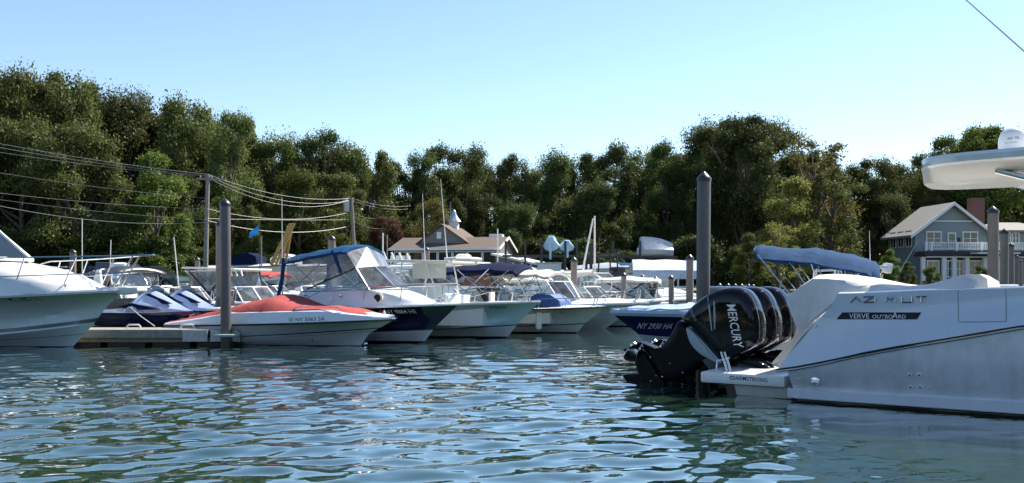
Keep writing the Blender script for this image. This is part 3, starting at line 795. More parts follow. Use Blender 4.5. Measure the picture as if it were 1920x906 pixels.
# bulwark: the white upper side with a raked after edge
BW = mat('bulwark_gelcoat', (.60, .66, .74), .2, coat=.6, var=.03, scale=1.2, dirt=.06)
aft = [(-.14, .385), (.135, .80), (.50, 1.2), (.58, 1.365)]
def bulwark_side(mb, mir):
    def row(s):
        # s in 0..1 up the side: from rub line to the top
        out = []
        for i, xe in enumerate([0, .03, .1, .2, .35, .55, .75, 1.0, 1.4, 1.9, 2.5, 3.3, 4.3, 5.3, 6.3, 7.3, 8.2, 9.0, 9.55]):
            xa = float(np.interp(s, [0, .42, .83, 1], [p[0] for p in aft]))
            x = xa+(9.55-xa)*(xe/9.55)
            z0 = yrub(x)+.03; z1 = ytop(x) if x > .5 else 1.37
            z = z0+(z1-z0)*s if xe > .9 else (float(np.interp(s, [0, .42, .83, 1], [p[1] for p in aft]))*(1-xe/.9)+(z0+(z1-z0)*s)*(xe/.9))
            yi = yin(x)-.055+.10*s+.03*math.sin(PI*s)
            out.append(Vector((x, yi, z)))
        return out
    ss = [0, .06, .2, .42, .62, .83, .96, 1]
    outer = [row(s) for s in ss]
    cap = [p+Vector((.02, .05, .018)) for p in outer[-1]]; cap2 = [p+Vector((.03, .2, .0)) for p in outer[-1]]; inn = [p+Vector((.04, .22, -.5 if p.x > .9 else -.2)) for p in outer[-1]]
    inb = [p+Vector((.02, .10, .02)) for p in outer[0]]
    rows = outer+[cap, cap2, inn, inb]
    if mir: rows = [[Vector((p.x, ymir(p.y), p.z)) for p in r] for r in rows]
    rows.append(rows[0])
    mb.loft(rows)
    for e in (0, -1):
        mb.face([r[e] for r in rows[:-1]])
mb = MB(); bulwark_side(mb, False); bulwark_side(mb, True)
yb = mb.build('bulwark', BW, yacht, ang=30)
mb = MB()
for sg in (0, 1):                           # dark rubbing strip in the joint
    for dz, r in ((.016, .011), (-.018, .005)):
        pts = [(x+.0, yin(x)-.058, yrub(x)+dz) for x in np.linspace(-.15, 9.4, 40)]
        mb.tube([(a, ymir(b), c) if sg else (a, b, c) for a, b, c in pts], r, 6)
mb.build('rub_rail', M['black'], yacht)
mb = MB(); rows = []                        # cockpit sole, foredeck and transom steps
for x, z in ((-.10, .36), (-.08, .42), (.12, .45), (.13, .72), (.36, .76), (.38, 1.02), (.62, 1.05), (.66, 1.2), (.9, 1.2), (.92, .75), (3.6, .75), (3.65, 1.5), (6, 1.62), (8.5, 1.66), (9.45, 1.66)):
    yi = min(1.66, yin(x)+.12); rows.append([(x, yi, z), (x, 1.2, z+.01), (x, YB-1.2, z+.01), (x, ymir(yi), z)])
mb.loft(rows); mb.build('deck', M['deck'], yacht, smooth=False)
mb = MB()
mb.prism([az(1508, 612, 1.6), az(1548, 596, 1.6), az(1478, 676, 1.6), az(1440, 690, 1.6)], 1.55, 1.62, bev=.012); mb.build('transom_gate', M['white'], yacht); mb = MB()
mb.prism([az(1496, 596, 3.0), az(1530, 600, 3.0), az(1462, 690, 3.0), az(1436, 688, 3.0)], 2.95, 3.05, bev=.012)
mb.build('transom_gate', M['white'], yacht)
# swim platform on its bracket
px0, pz0 = az(1316, 703); pz = .305
mb = MB()
mb.box(((px0-.06)/2-.03, YB/2, pz-.075), (-px0-.03, YB-.1, .15), bev=.035)
sp = mb.build('swim_platform', M['white'], yacht)
mb = MB()
mb.prism([(px0+.38, .165), (-.03, .165), (-.02, .0), (px0+.42, .0)], .16, YB-.16, bev=.015); mb.build('platform_bracket', mat('bracket_paint', (.50, .49, .45), .4, var=.12, scale=3, dirt=.25), sp)
mb = MB(); mb.prism([(px0+.24, .17), (px0+.36, .17), (px0+.44, -.12), (px0+.31, -.12)], .2, .7); mb.build('stern_leg', M['black'], sp)
mb = MB()
xl, zl = az(1352, 668, .35)
for dx in (0, .05): mb.tube([(xl+dx, .35, zl+.06), (xl+.10+dx, .32, pz-.01)], .014)
mb.tube([(px0+.02, .5, pz), (px0+.03, .5, pz+.11), (px0+.2, .5, pz+.16)], .014)
mb.build('boarding_ladder', M['steel'], sp)
spb = bvh(sp)
lettering('ARMSTRONG', .052, spb, (az(1377, 717)[0], -.2, pz-.085), (1, 0, -.02), (0, 0, 1), (0, 1, 0), M['dtext'], sp, sub=0, sx=.95, off=.003, bold=.004)
mb = MB(); lx = az(1371, 717)[0]; mb.tube([(lx+.02*math.cos(a)*1.7, .045, pz-.062+.02*math.sin(a)) for a in [2*PI*k/12 for k in range(12)]], .005, 4, closed=True); mb.build('emblem', M['dtext'], sp)
# badges and lettering on the topsides
bb = bvh(yb); hb_ = bvh(yh)
def side(pts):
    o = az(*pts[0]); return o, [(az(*p)[0]-o[0], az(*p)[1]-o[1]) for p in pts]
o_, pl = side([(1567, 599), (1578, 586), (1727, 586), (1719, 599)])
decal(pl, bb, (o_[0], 0, o_[1]), (1, 0, 0), (0, 0, 1), (0, 1, 0), M['dtext'], yacht, 'name_plate', off=.004, n=3)
x0, z0 = az(1590, 597); x1, z1 = az(1697, 597)
tx = lambda s, px, h, sx: lettering(s, h, bb, (az(px, 597)[0], 0, az(px, 597)[1]-.002), (x1-x0, 0, z1-z0), (0, 0, 1), (0, 1, 0), M['ltext'], yacht, off=.008, sub=0, sx=sx)
tx('VERVE', 1591, .060, .98); tx('OUTBO', 1634, .044, 1.08); tx('A', 1672, .075, .9); tx('RD', 1683, .044, 1.08)
x0, z0 = az(1593, 567); x1, z1 = az(1735, 564)
def seg(letter, px, w=17):
    "thin chrome letters built from bars"
    G = {'A': [[(0, 0), (.5, 1), (1, 0)]], 'Z': [[(0, 1), (1, 1), (0, 0), (1, 0)]], 'I': [[(.5, 0), (.5, 1)]], 'M': [[(0, 0), (.15, 1), (.5, .35), (.85, 1), (1, 0)]],
         'U': [[(0, 1), (0, 0), (1, 0), (1, 1)]], 'T': [[(0, 1), (1, 1)], [(.5, 1), (.5, 0)]]}
    mb = MB(); a = az(px, 567); b = az(px+w, 566.5); hz = .066
    for st in G[letter]:
        pts = []
        for u, v in st:
            x = a[0]+(b[0]-a[0])*u; z = a[1]+(b[1]-a[1])*u+hz*v
            h = bb.ray_cast(Vector((x, -3, z)), Vector((0, 1, 0)))[0]; pts.append((x, (h.y if h else 0)-.006, z))
        for p, q in zip(pts, pts[1:]): mb.tube([p, q], .0095, 6)
    mb.build('lettering', M['chromed'], yacht)
for ch, px in zip('AZIMUT', (1594, 1618, 1636, 1659, 1690, 1717)): seg(ch, px, 8 if ch == 'I' else 19)
# grooves: hatch outline and the panel under the chrome letters
mb = MB()
def groove(pts, r=.006):
    q = []
    for (pa, pb) in zip(pts, pts[1:]):
        for k in range(6):
            x, z = az(pa[0]+(pb[0]-pa[0])*k/6, pa[1]+(pb[1]-pa[1])*k/6); q.append((x, z))
    q.append(az(*pts[-1])); out = []
    for x, z in q:
        h = bb.ray_cast(Vector((x, -3, z)), Vector((0, 1, 0)))[0]
        if h: out.append((x, h.y+.002, z))
    if len(out) > 1: mb.tube(out, r, 5)
groove([(1795, 544), (1797, 604)]); groove([(1797, 604), (1887, 603)]); groove([(1887, 603), (1885, 541)])
mb.build('hatch_joint', M['grey'], yacht)
mb = MB(); groove([(1553, 578), (1760, 577)], .004); groove([(1760, 577), (1770, 546)], .004); mb.build('panel_joint', M['alu'], yacht)
for px, py in ((1706, 703), (1724, 703), (1707, 726), (1725, 726), (1744, 727), (1497, 711)):
    x, z = az(px, py); h = hb_.ray_cast(Vector((x, -3, z)), Vector((0, 1, 0)))[0]; yy = h.y if h else 0
    s = .022 if px > 1500 and px < 1740 else .012
    mb = MB(); mb.lathe([(s, .0), (s*1.1, -.012), (s*.7, -.016)], (x, yy, z), 12, axis='Y')
    df = mb.build('drain_fitting', M['white'], yacht)
    s *= .55; mb = MB(); mb.lathe([(s, -.015), (s, -.019)], (x, yy, z), 10, axis='Y'); mb.build('drain_hole', M['black'], df)
x, z = az(1529, 714); h = hb_.ray_cast(Vector((x, -3, z)), Vector((0, 1, 0)))[0]
mb = MB(); mb.lathe([(.055, .0), (.058, -.012), (.045, -.03), (.02, -.036), (.001, -.037)], (x, h.y, z), 18, axis='Y'); mb.build('exhaust_cap', M['chrome'], yacht)
mb = MB()
for px, py in ((1544, 591), (1527, 611), (1548, 577)):
    mb = MB(); x, z = az(px, py); mb.lathe([(.012, .0), (.012, -.012), (.004, -.018)], (x+.03, -.0, z), 8, axis='Y')
    mb.build('snap_stud', M['chrome'], yacht)
# white canvas over the cockpit
mb = MB(); rows = []
for x, zr, ze, e, wv in ((-.17, 1.37, 1.30, .44, 0), (-.10, 1.43, 1.10, .42, .01), (0, 1.50, .90, .38, -.01), (.10, 1.575, .93, .35, .01), (.19, 1.61, 1.02, .33, -.012), (.35, 1.60, 1.15, .30, .012), (.6, 1.56, 1.36, .24, 0), (.9, 1.49, 1.395, .2, .01),
                        (1.21, 1.45, 1.40, .2, .01), (1.5, 1.475, 1.405, .2, -.01), (1.9, 1.60, 1.41, .2, 0), (1.99, 1.60, 1.41, .2, 0), (2.08, 1.54, 1.40, .2, 0), (2.10, 1.40, 1.38, .2, 0)):
    n = 12; r = []
    for i in range(n+1):
        u = i/n
        if u < .18: y = e+.10*u/.18; z = ze+(zr-ze-.02)*(u/.18)
        elif u > .82: y = YB-e-.10*(1-u)/.18; z = ze+(zr-ze-.02)*((1-u)/.18)
        else: y = e+.10+(YB-2*e-.2)*(u-.18)/.64; z = zr-.02+.03*math.sin(PI*(u-.18)/.64)
        r.append((x+wv*math.sin(9*u), y+wv, z))
    rows.append(r+[(x_, y_+(.02 if y_ < 1.7 else -.02), z_-.03) for x_, y_, z_ in r[::-1]])
mb.loft(rows, closed=True, cap0=True, cap1=True)
mb.build('cockpit_cover', M['cover'], yacht, ang=50)
# hardtop overhead
hx0 = 1.36; hz0 = 2.975
HT = mat('hardtop_gelcoat', (.74, .74, .72), .14, coat=.6, var=.03, scale=1.5)
HU = mat('hardtop_liner', (.62, .585, .50), .3, coat=.2, var=.04, scale=1.5)
def ring(x, w, z, n=7):
    return [(x, 1.7-w+2*w*i/(n-1), z) for i in range(n)]
mb = MB(); rows = []
for x, w in ((0, .55), (.05, .72), (.14, .88), (.3, 1.02), (.6, 1.12), (1.2, 1.18), (2.2, 1.2), (3.2, 1.15), (3.8, .95), (4.0, .6)):
    zt = hz0+.004*x
    pr = [(-w+.03, zt+.10), (-w, zt+.06), (-w+.01, zt-.01), (-w+.07, zt-.035), (-w*.62, zt-.19), (0, zt-.20)]
    top = [(-w*.7, zt+.125), (0, zt+.15)]
    r = [(hx0+x, 1.7+y, z) for y, z in pr]+[(hx0+x, 1.7-y, z) for y, z in pr[::-1][1:]]+[(hx0+x, 1.7+.7*w, zt+.125), (hx0+x, 1.7, zt+.15), (hx0+x, 1.7-.7*w, zt+.125)]
    rows.append(r)
mis = [0, 0, 0, 1, 1, 1, 1, 0, 0, 0, 0, 0, 0, 0]
mb.loft(rows, closed=True, cap0=True, cap1=True, mis=mis)
ht = mb.build('hardtop', [HT, HU], yacht, ang=28)
lx_, lz_ = az(1868, 322, 1.0)
mb = MB()
for y in (.85, 2.55):
    za = hz0+.0
    mb.tube([(lx_, y, hz0-.02), (lx_+.02, y, hz0-.12), (lx_+.9, y+.05, 2.55), (lx_+1.7, y+.1, 1.5)], .035, 8)
    mb.tube([(lx_+.05, y, hz0-.0), (lx_+.9, y, 2.86), (lx_+2.2, y+.1, 2.2), (lx_+2.5, y, 1.5)], .03, 8)
    mb.tube([(lx_, y, hz0-.0), (lx_+1.8, y, hz0-.0)], .03, 8)
mb.build('hardtop_frame', M['steel'], ht)
mb = MB(); mb.box((lx_+2.3, 1.7, 1.15), (1.1, 1.6, .9), bev=.08); mb.build('helm_console', M['white'], yacht)
dx_, dz_ = az(1899, 277, 1.7)
mb = MB(); mb.lathe([(.165, -.06), (.17, .06), (.165, .14), (.14, .21), (.09, .26), (.001, .285)], (dx_, 1.7, dz_-.02), 24)
dm = mb.build('satellite_dome', M['white'], yacht)
db = bvh(dm)
lettering('SEA TEL', .028, db, (dx_-.05, 0, dz_+.085), (1, 0, 0.03), (0, 0, 1), (0, 1, 0), M['btext'], dm, sub=0, off=.002)
lettering('TRACVISION', .018, db, (dx_-.085, 0, dz_+.035), (1, 0, 0.03), (0, 0, 1), (0, 1, 0), M['grey'], dm, sub=0, off=.002)
ax, az_ = az(1922, 98, 1.2); bx_, bz_ = az(1800, -10, 1.2)
mb = MB(); mb.tube([(ax+(ax-bx_)*1.1, 1.2, az_+(az_-bz_)*1.1), (ax, 1.2, az_), (bx_, 1.2, bz_), (bx_-(ax-bx_)*1.5, 1.2, bz_-(az_-bz_)*1.5)], [.012, .009, .007, .004], 6); mb.build('outrigger_pole', M['steel'], yacht)

# ---- outboard engines: outline traced in its own fore-and-aft plane, tilted up
EY = .95
def eng(pts): return [az(1140+zx*.287, 520+zy*.287, EY) for zx, zy in pts]
def pillow(outline, w, rings=((0, 1.), (.30, .995), (.55, .975), (.76, .93), (.9, .85), (.975, .72), (1., .5), (1.01, .01)), n=64, y0=0, cen=None, sharp=None):
    "closed cushion: the outline at mid width, drawn in towards both faces"
    pts = [Vector((x, 0, z)) for x, z in outline]; N = len(pts)
    seg_ = [(pts[(i+1) % N]-pts[i]).length for i in range(N)]; tot = sum(seg_)
    smp = []
    for k in range(n):
        d = tot*k/n; i = 0
        while d > seg_[i]: d -= seg_[i]; i += 1
        smp.append(pts[i].lerp(pts[(i+1) % N], d/seg_[i]))
    for _ in range(2): smp = [(smp[i-1]+smp[i]*2+smp[(i+1) % n])/4 for i in range(n)]
    c = Vector((cen[0], 0, cen[1])) if cen else sum(smp, Vector())/n
    rows = []
    full = [(-a, b) for a, b in rings[::-1]]+list(rings[1:])
    for yy, s in full: rows.append([c+(p-c)*s+Vector((0, y0+yy*w, 0)) for p in smp])
    mb = MB(); mb.loft(rows, closed=True, cap0=True, cap1=True); return mb
cowl = eng([(492, 268), (525, 232), (560, 195), (605, 155), (650, 122), (690, 97), (730, 80), (765, 70), (800, 62), (840, 60), (880, 65), (915, 76), (940, 95), (965, 130), (985, 165), (1005, 220), (1018, 265), (1022, 310), (1022, 360), (1015, 400), (1004, 436), (985, 452), (950, 466), (915, 482), (880, 500), (840, 520), (800, 545), (775, 555), (735, 500), (690, 445), (640, 395), (585, 335), (540, 300)])
leg = eng([(478, 265), (500, 285), (545, 320), (600, 380), (680, 455), (735, 520), (780, 565), (800, 600), (760, 600), (700, 545), (655, 520), (640, 560), (600, 600), (545, 625), (520, 650), (470, 668), (440, 672), (400, 692), (345, 660), (290, 540), (240, 470), (215, 440), (228, 425), (255, 442), (300, 462), (322, 468), (360, 450), (400, 400), (440, 335)])
sidep = eng([(538, 320), (556, 326), (600, 362), (640, 400), (682, 446), (722, 492), (752, 526), (776, 556), (757, 562), (720, 545), (680, 524), (640, 502), (600, 468), (570, 430), (553, 390), (544, 352)])
gear = eng([(178, 500), (200, 470), (232, 470), (262, 505), (300, 570), (345, 640), (385, 690), (385, 725), (350, 748), (300, 750), (262, 742), (235, 700), (205, 620), (180, 560)])
skeg = eng([(92, 640), (130, 632), (175, 634), (215, 625), (262, 690), (300, 735), (262, 742), (215, 728), (165, 705), (120, 678), (104, 660)])
e_ = pillow(leg, .155).build('outboard_engine', M['blackmatte'], yacht, ang=60); e_.location = (0, EY, 0)
q0 = Vector((*eng([(640, 400)])[0],)); q1 = Vector((*eng([(260, 590)])[0],)); qd = q1-q0
for v in e_.data.vertices:                   # the leg slims down towards the gearcase
    u = min(1, max(0, (Vector((v.co.x, v.co.z))-q0).dot(qd)/qd.length_squared)); v.co.y *= 1-.62*u**.8
cw = pillow(cowl, .27, n=96).build('cowl', M['blackgloss'], e_, ang=60)
pillow(sidep, .20, rings=((0, 1.), (.9, .99), (.98, .95), (1., .85), (1.01, .01))).build('side_panel', M['silver'], e_, ang=50)
gc = pillow(gear, .085).build('gearcase', M['blackmatte'], e_, ang=60)
pillow(skeg, .016).build('skeg', M['blackmatte'], e_)
mb = MB(); pl_ = eng([(120, 470), (215, 430), (228, 420), (330, 462), (325, 476), (235, 436), (130, 485)])
mb.prism(pl_, -.11, .11, bev=.006); mb.build('cavitation_plate', M['blackmatte'], e_)
# midframe: clamp bracket, tilt rams and hoses on the platform
mb = MB()
for y in (-.13, .13):
    mb.prism(eng([(640, 540), (720, 500), (800, 560), (840, 600), (850, 640), (700, 640), (690, 600)]), y-.025, y+.025, bev=.008)
mb.tube([(*eng([(800, 590)])[0][:1], 0, eng([(800, 590)])[0][1]), (*eng([(600, 560)])[0][:1], 0, eng([(600, 560)])[0][1])], .035, 8)
a_, b_ = eng([(830, 560), (800, 600)])
mb.build('clamp_bracket', M['black'], e_)
hp = eng([(820, 560), (860, 545), (920, 555), (980, 570), (1025, 590), (1040, 605), (1020, 622), (960, 625), (900, 622)])
mb = MB(); mb.tube([(x, 0, z) for x, z in hp], [.04, .05, .055, .055, .055, .05, .05, .05, .045], 8); mb.tube([(x+.03, .14, z+.03) for x, z in hp[:7]], .03, 7)
mb.build('rigging_hose', M['blackgloss'], e_)
# propeller with three blades on an axis in line with the gearcase
c0 = eng([(215, 530)])[0]; c1 = eng([(330, 735)])[0]; axd = Vector((c0[0]-c1[0], 0, c0[1]-c1[1])).normalized()
hub = Vector((c0[0], 0, c0[1]))+axd*.10
mb = MB(); side_ = Vector((0, 1, 0)); upv = axd.cross(side_).normalized()
rowsH = [[hub+axd*d+(side_*math.cos(a)+upv*math.sin(a))*r for a in [2*PI*k/14 for k in range(14)]] for d, r in ((-.12, .062), (0, .066), (.12, .062), (.16, .045), (.161, .01))]
mb.loft(rowsH, closed=True, cap0=True, cap1=True)
for k in range(4):
    a0 = 2*PI*k/4+.5; rows = []
    for i in range(7):
        u = i/6; r = .05+.185*u; ch = .25*math.sin(PI*(.16+.78*u))**.8+.01; tw = R(58-30*u); row = []
        for j in range(6):
            v = j/5-.5; da = v*ch*math.cos(tw)/max(r, .07)+.35*u; dx = v*ch*math.sin(tw)+.03*u
            row.append(hub+axd*dx+(side_*math.cos(a0+da)+upv*math.sin(a0+da))*r)
        rows.append(row)
    th = axd*.006
    mb.loft([[p+th for p in r]+[p-th for p in r[::-1]] for r in rows], closed=True, cap0=True, cap1=True)
mb.build('propeller', M['prop'], e_, ang=50)
mb = MB()
for zx_, zy_, r_ in ((505, 620, .010), (365, 648, .012), (295, 675, .010), (285, 520, .012), (330, 640, .009), (420, 560, .008)):
    x2, z2 = eng([(zx_, zy_)])[0]; h2 = bvh(e_).ray_cast(Vector((x2, -3, z2)), Vector((0, 1, 0)))[0] or bvh(gc).ray_cast(Vector((x2, -3, z2)), Vector((0, 1, 0)))[0]
    if h2: mb = MB(); mb.lathe([(r_, .004), (r_, -.006), (r_*.5, -.010)], (x2, h2.y, z2), 8, axis='Y'); mb.build('bolt', M['steel'], e_)
a2 = eng([(560, 320), (735, 525)]); mb = MB(); p2, q2 = Vector((a2[0][0], -.205, a2[0][1])), Vector((a2[1][0], -.205, a2[1][1]))
mb.tube([p2, p2.lerp(q2, .5), q2], .006, 5); mb.build('panel_edge', M['chromed'], e_)
# lettering and flashes on the cowl: laid on its surface
cb = bvh(cw)
mb = MB()
for pts in ([(495, 270), (545, 318), (600, 362), (660, 415), (720, 488), (775, 553)], [(600, 160), (640, 200), (668, 262), (690, 340), (712, 420), (735, 498)]):
    o2 = []
    for a2, b2 in zip(pts, pts[1:]):
        for k2 in range(8):
            x2, z2 = eng([(a2[0]+(b2[0]-a2[0])*k2/8, a2[1]+(b2[1]-a2[1])*k2/8)])[0]; h2 = cb.ray_cast(Vector((x2, -3, z2)), Vector((0, 1, 0)))[0]
            if h2: o2.append((x2, h2.y, z2))
    if len(o2) > 2: mb.tube(o2, .005, 5)
mb.build('cowl_seam', M['rubber'], e_)
mb = MB(); rim = eng([(885, 68), (935, 92), (972, 135), (1000, 200), (1016, 262), (1021, 330), (1019, 390), (1004, 436), (960, 463), (900, 490)])
mb.tube([(x2*1+.0, -.205+.0*i2, z2) for i2, (x2, z2) in enumerate(rim)], .007, 6); mb.build('rim_strip', M['chromed'], e_)
def cpt(zx, zy): x, z = eng([(zx, zy)])[0]; return Vector((x, 0, z))
A_, B_ = cpt(818, 172), cpt(868, 468)
LSX = (B_-A_).length/.70; rt_ = (B_-A_).normalized(); ut = Vector((-rt_.z, 0, rt_.x))
lettering('MERCURY', .128, cb, A_, rt_, ut, (0, 1, 0), M['ltext'], e_, off=.004, sub=1, shear=.22, sx=LSX*.80, bold=.004)
A2, B2 = cpt(572, 206), cpt(606, 268); r2 = (B2-A2).normalized()
lettering('VERADO', .035, cb, A2, r2, Vector((-r2.z, 0, r2.x)), (0, 1, 0), M['grey'], e_, off=.004, sub=0)
for poly in ([(688, 122), (697, 128), (712, 200), (727, 345), (720, 345), (704, 220)], [(733, 148), (742, 158), (748, 250), (744, 335), (738, 335), (735, 240)]):
    q = [cpt(*p) for p in poly]; o0 = q[0]
    decal([((p-o0).x, (p-o0).z) for p in q], cb, o0, (1, 0, 0), (0, 0, 1), (0, 1, 0), M['silver'], e_, 'flash_stripe', off=.004, n=2)
ch_ = {}
for o in bpy.data.objects: ch_.setdefault(o.parent, []).append(o)
for k, dy in ((1, .76), (2, 1.5)):
    c = e_.copy(); COL.objects.link(c); c.parent = yacht; c.location = (0, EY+dy, 0)
    for q in ch_.get(e_, []):
        d = q.copy(); COL.objects.link(d); d.parent = c
# ------------------------------------------------------------------ white cruiser at the left edge: only its bow is in the picture
H = Hull(9.2, 3.1, .95, 1.36, rake=1.75, chs=.08, chb=.55, draft=.5, flare=.42, full=2.3, sp=1.3, stemx=.62, clip=.6)
b = boat('cabin_cruiser', 'white cabin cruiser bow with steel bow rail and pulpit at the left edge', 'boat', 250, 20.6, -17, H)
hm = hullmat('cruiser_hull_paint', (.60, .66, .66), 9.2, [(.10, .80, 2.2, .085, (.085, .085, .085)), (.02, .46, 2.6, .014, (.2, .22, .22)), (.015, .015, 1, None, (.02, .02, .02))])
h = H.hull(hm, b)
H.deck(M['white'], b, crown=.10, name='deck'); H.rubrail(M['white'], b, .05, -.02)
mb = MB(); rows = []                       # coachroof: a long dome rising towards the windscreen
for x, w_, z in ((8.15, .25, 1.42), (7.9, .62, 1.52), (7.2, 1.0, 1.72), (6.4, 1.15, 1.90), (5.6, 1.22, 2.02), (4.4, 1.25, 2.12), (2.2, 1.25, 2.15)):
    rows.append([(x+.05, w_, H.sheer(x/9.2)), (x, w_*.95, H.sheer(x/9.2)+(z-H.sheer(x/9.2))*.55), (x-.05, w_*.7, z-.04), (x-.06, 0, z)]+[(x-.05, -w_*.7, z-.04), (x, -w_*.95, H.sheer(x/9.2)+(z-H.sheer(x/9.2))*.55), (x+.05, -w_, H.sheer(x/9.2))])
mb.loft(rows, cap0=True, cap1=True); mb.build('coachroof', M['white'], b, ang=60)
windshield(b, 5.2, 1.15, 2.06, .95, 1.25, .55, M['white'], glass=M['dark_glass'], side=1.6, r=.05)
mb = MB(); mb.tube([(5.35, -.9, 2.02), (4.7, -.95, 2.35), (3.5, -1.02, 3.15)], .07, 8); mb.tube([(5.35, .9, 2.02), (4.7, .95, 2.35), (3.5, 1.02, 3.15)], .07, 8); mb.box((2.6, 0, 3.2), (2.4, 2.3, .1), bev=.04); mb.build('hardtop', M['white'], b)
mb = MB(); mb.prism([(8.4, 1.35), (9.0, 1.39), (9.44, 1.40), (9.45, 1.31), (9.3, 1.265), (9.0, 1.22)], -.17, .17, bev=.03); mb.build('bow_pulpit', M['white'], b)
H.bowrail(M['steel'], b, t0=.45, h=.92, hb=.76, posts=5, tip=.35, inset=.12, rise=.2, r=.019, lean=.25)
cleat(b, 8.9, .3, 1.42); cleat(b, 8.0, -.75, 1.40, -.5)
mb = MB(); mb.lathe([(.10, 0), (.13, .1), (.11, .2), (.04, .24)], (8.7, .05, 1.46), 12); mb.build('anchor_windlass', M['steel'], b)
bv = bvh(h)
lettering('NY 4013 BB', .085, bv, (6.42, -2, 1.07), (1, 0, .02), (0, 0, 1), (0, 1, 0), M['dtext'], b)
decal([(0, 0), (.1, 0), (.1, .07), (0, .07)], bv, (7.16, -2, 1.085), (1, 0, 0), (0, 0, 1), (0, 1, 0), M['otext'], b, 'sticker')

# ------------------------------------------------------------------ finger dock with its pile
dk = thing('dock', 'low weathered floating dock with grey fascia and corner plates behind the left pile', 'dock', (PX(447, 21.5), 21.45, 0))
DL = 4.3
mb = MB()
for i in range(30): mb.box((-DL*(i+.5)/30, .5, .372), (DL/30-.008, 1.0, .035))
mb.build('deck_planking', M['concrete'], dk, smooth=False)
mb = MB(); mb.box((-DL/2-.6, -.02, .335), (DL-1.2, .06, .10), bev=.008); mb.box((-DL/2-.6, -.035, .24), (DL-1.2, .05, .10), bev=.008); mb.build('fascia_board', M['concrete'], dk, smooth=False)
mb = MB(); mb.box((-DL/2-.3, .02, .14), (DL-.4, .06, .10)); mb.build('side_beam', M['plank'], dk, smooth=False)
for x0, wd in ((-1.28, .62), (-.62, .66), ):
    mb = MB(); mb.box((x0+wd/2-.02, -.05, .24), (wd-.03, .05, .27), bev=.008)
    for k in range(3):
        mb.lathe([(.018, -.03), (.018, .0)], (x0+.1+k*.2, -.075, .27), 8, axis='Y')
    mb.build('corner_plate', M['galv'], dk, smooth=False)
mb = MB(); mb.box((.02, .47, .22), (.05, 1.0, .26), bev=.008); mb.build('end_plate', M['galv'], dk, smooth=False)
for k in range(4):
    mb = MB(); mb.box((-.55-k*1.06, .5, -.05), (.9, .85, .36), bev=.04); mb.build('float', M['float'], dk)
for x0 in (-2.65, -1.35):
    mb = MB(); mb.tube([(x0-.16, .45, .385), (x0-.16, .45, .44), (x0-.12, .45, .48), (x0+.12, .45, .48), (x0+.16, .45, .44), (x0+.16, .45, .385)], .022, 7); mb.build('grab_loop', M['alu'], dk)
mb = MB(); mb.tube([(-.36+.0, .15, .30), (-.44, -.15, .27), (-.42, -.42, .27), (-.2, -.46, .27), (.02, -.42, .27), (.06, -.15, .27), (0, .1, .30)], .035, 7); mb.build('pile_hoop', mat('pale_green_hose', (.42, .50, .44), .6, var=.15, dirt=.2), dk)
mb = MB(); mb.tube([(-.36, .25, .42), (-.42, .1, .47), (-.33, .0, .46), (-.44, .15, .50), (-.38, .3, .45), (-.46, .2, .42)], .02, 6); mb.build('rope_coil', M['black'], dk)
def pile(px, topy, D, d, m, label, grp=None, lean=0, cap=True, name='pile'):
    t = thing(name, label, 'pile', (PX(px, D), D, 0), 0, grp); z = ZZ(topy, D); r = d/2
    hc = d*.75 if cap else 0
    mb = MB(); mb.lathe([(r, -2.2), (r, z-hc)], n=20); mb.build('shaft', m, t)
    if cap:
        mb = MB(); mb.lathe([(r*1.08, z-hc), (r*1.12, z-hc+.04), (r*1.06, z-hc*.62), (r*.55, z-hc*.28), (.008, z)], n=20); mb.build('cap', M['cap'], t)
    k_ = math.sin(px*12.9)*43.7; t.rotation_euler = (R(.5*math.sin(k_)), R(lean+.45*math.cos(k_)), 0)
    return t
pile(424, 372, 21.25, .245, M['pilegrey'], 'tall grey pile with pointed black cap at the end of the low dock')
pile(412, 413, 27.0, .24, M['pile'], 'brown pile half hidden behind the tall grey pile')
pile(1317, 322, 13.8, .205, M['pilegrey'], 'tall thick pile with pointed black cap behind the outboard engines')
for px, ty, D, dd, lb in ((1863, 386, 19.7, .225, 'tallest and nearest of the row of brown piles on the right'), (1882, 428, 26.7, .225, 'second nearest brown pile in the row on the right'), (1896, 455, 34, .225, 'third brown pile in the receding row on the right'),
                      (1906.5, 478, 51, .225, 'fourth brown pile in the receding row on the right'), (1915, 487, 62, .225, 'farthest and smallest brown pile of the row on the right')):
    pile(px, ty, D, dd, M['pile'], lb, 'row of brown piles on the right')
for px, ty, D, dd, lb in ((622, 441, 33, .26, 'brown pile with black cap standing behind the blue canvas enclosure'), (1077, 482, 34, .24, 'brown pile between the wooden cabin boat and the tan bimini'), (136, 467, 30, .2, 'short grey pile behind the white bow rail'),
                      (1169, 511, 34, .2, 'first pile left of four in front of the pale tarp shelter'), (1205, 515, 37, .2, 'second of four piles in front of the pale tarp shelter'), (1229, 518, 36, .2, 'third of four piles in front of the pale tarp shelter'),
                      (1259, 516, 33, .2, 'fourth of four piles in front of the pale tarp shelter'), (1293, 477, 31, .25, 'taller brown pile between the tarp shelter and the tall thick pile'), (801, 463, 40, .24, 'brown pile in front of the clubhouse windows'),
                      (371, 482, 38, .2, 'short brown pile beside the foot of the first utility pole'), (1062, 502, 45, .2, 'small pile beside the white container')):
    pile(px, ty, D, dd, M['pile'], lb)
for k, px in enumerate((1349, 1365, 1378, 1391, 1403, 1412)):
    pile(px, 531+k*.4, 40+k*1.2, .2, M['pile'], 'low pile peeping over the black engine cowls, %s from the left' % ('first', 'second', 'third', 'fourth', 'fifth', 'sixth')[k], 'low piles beyond the outboards')
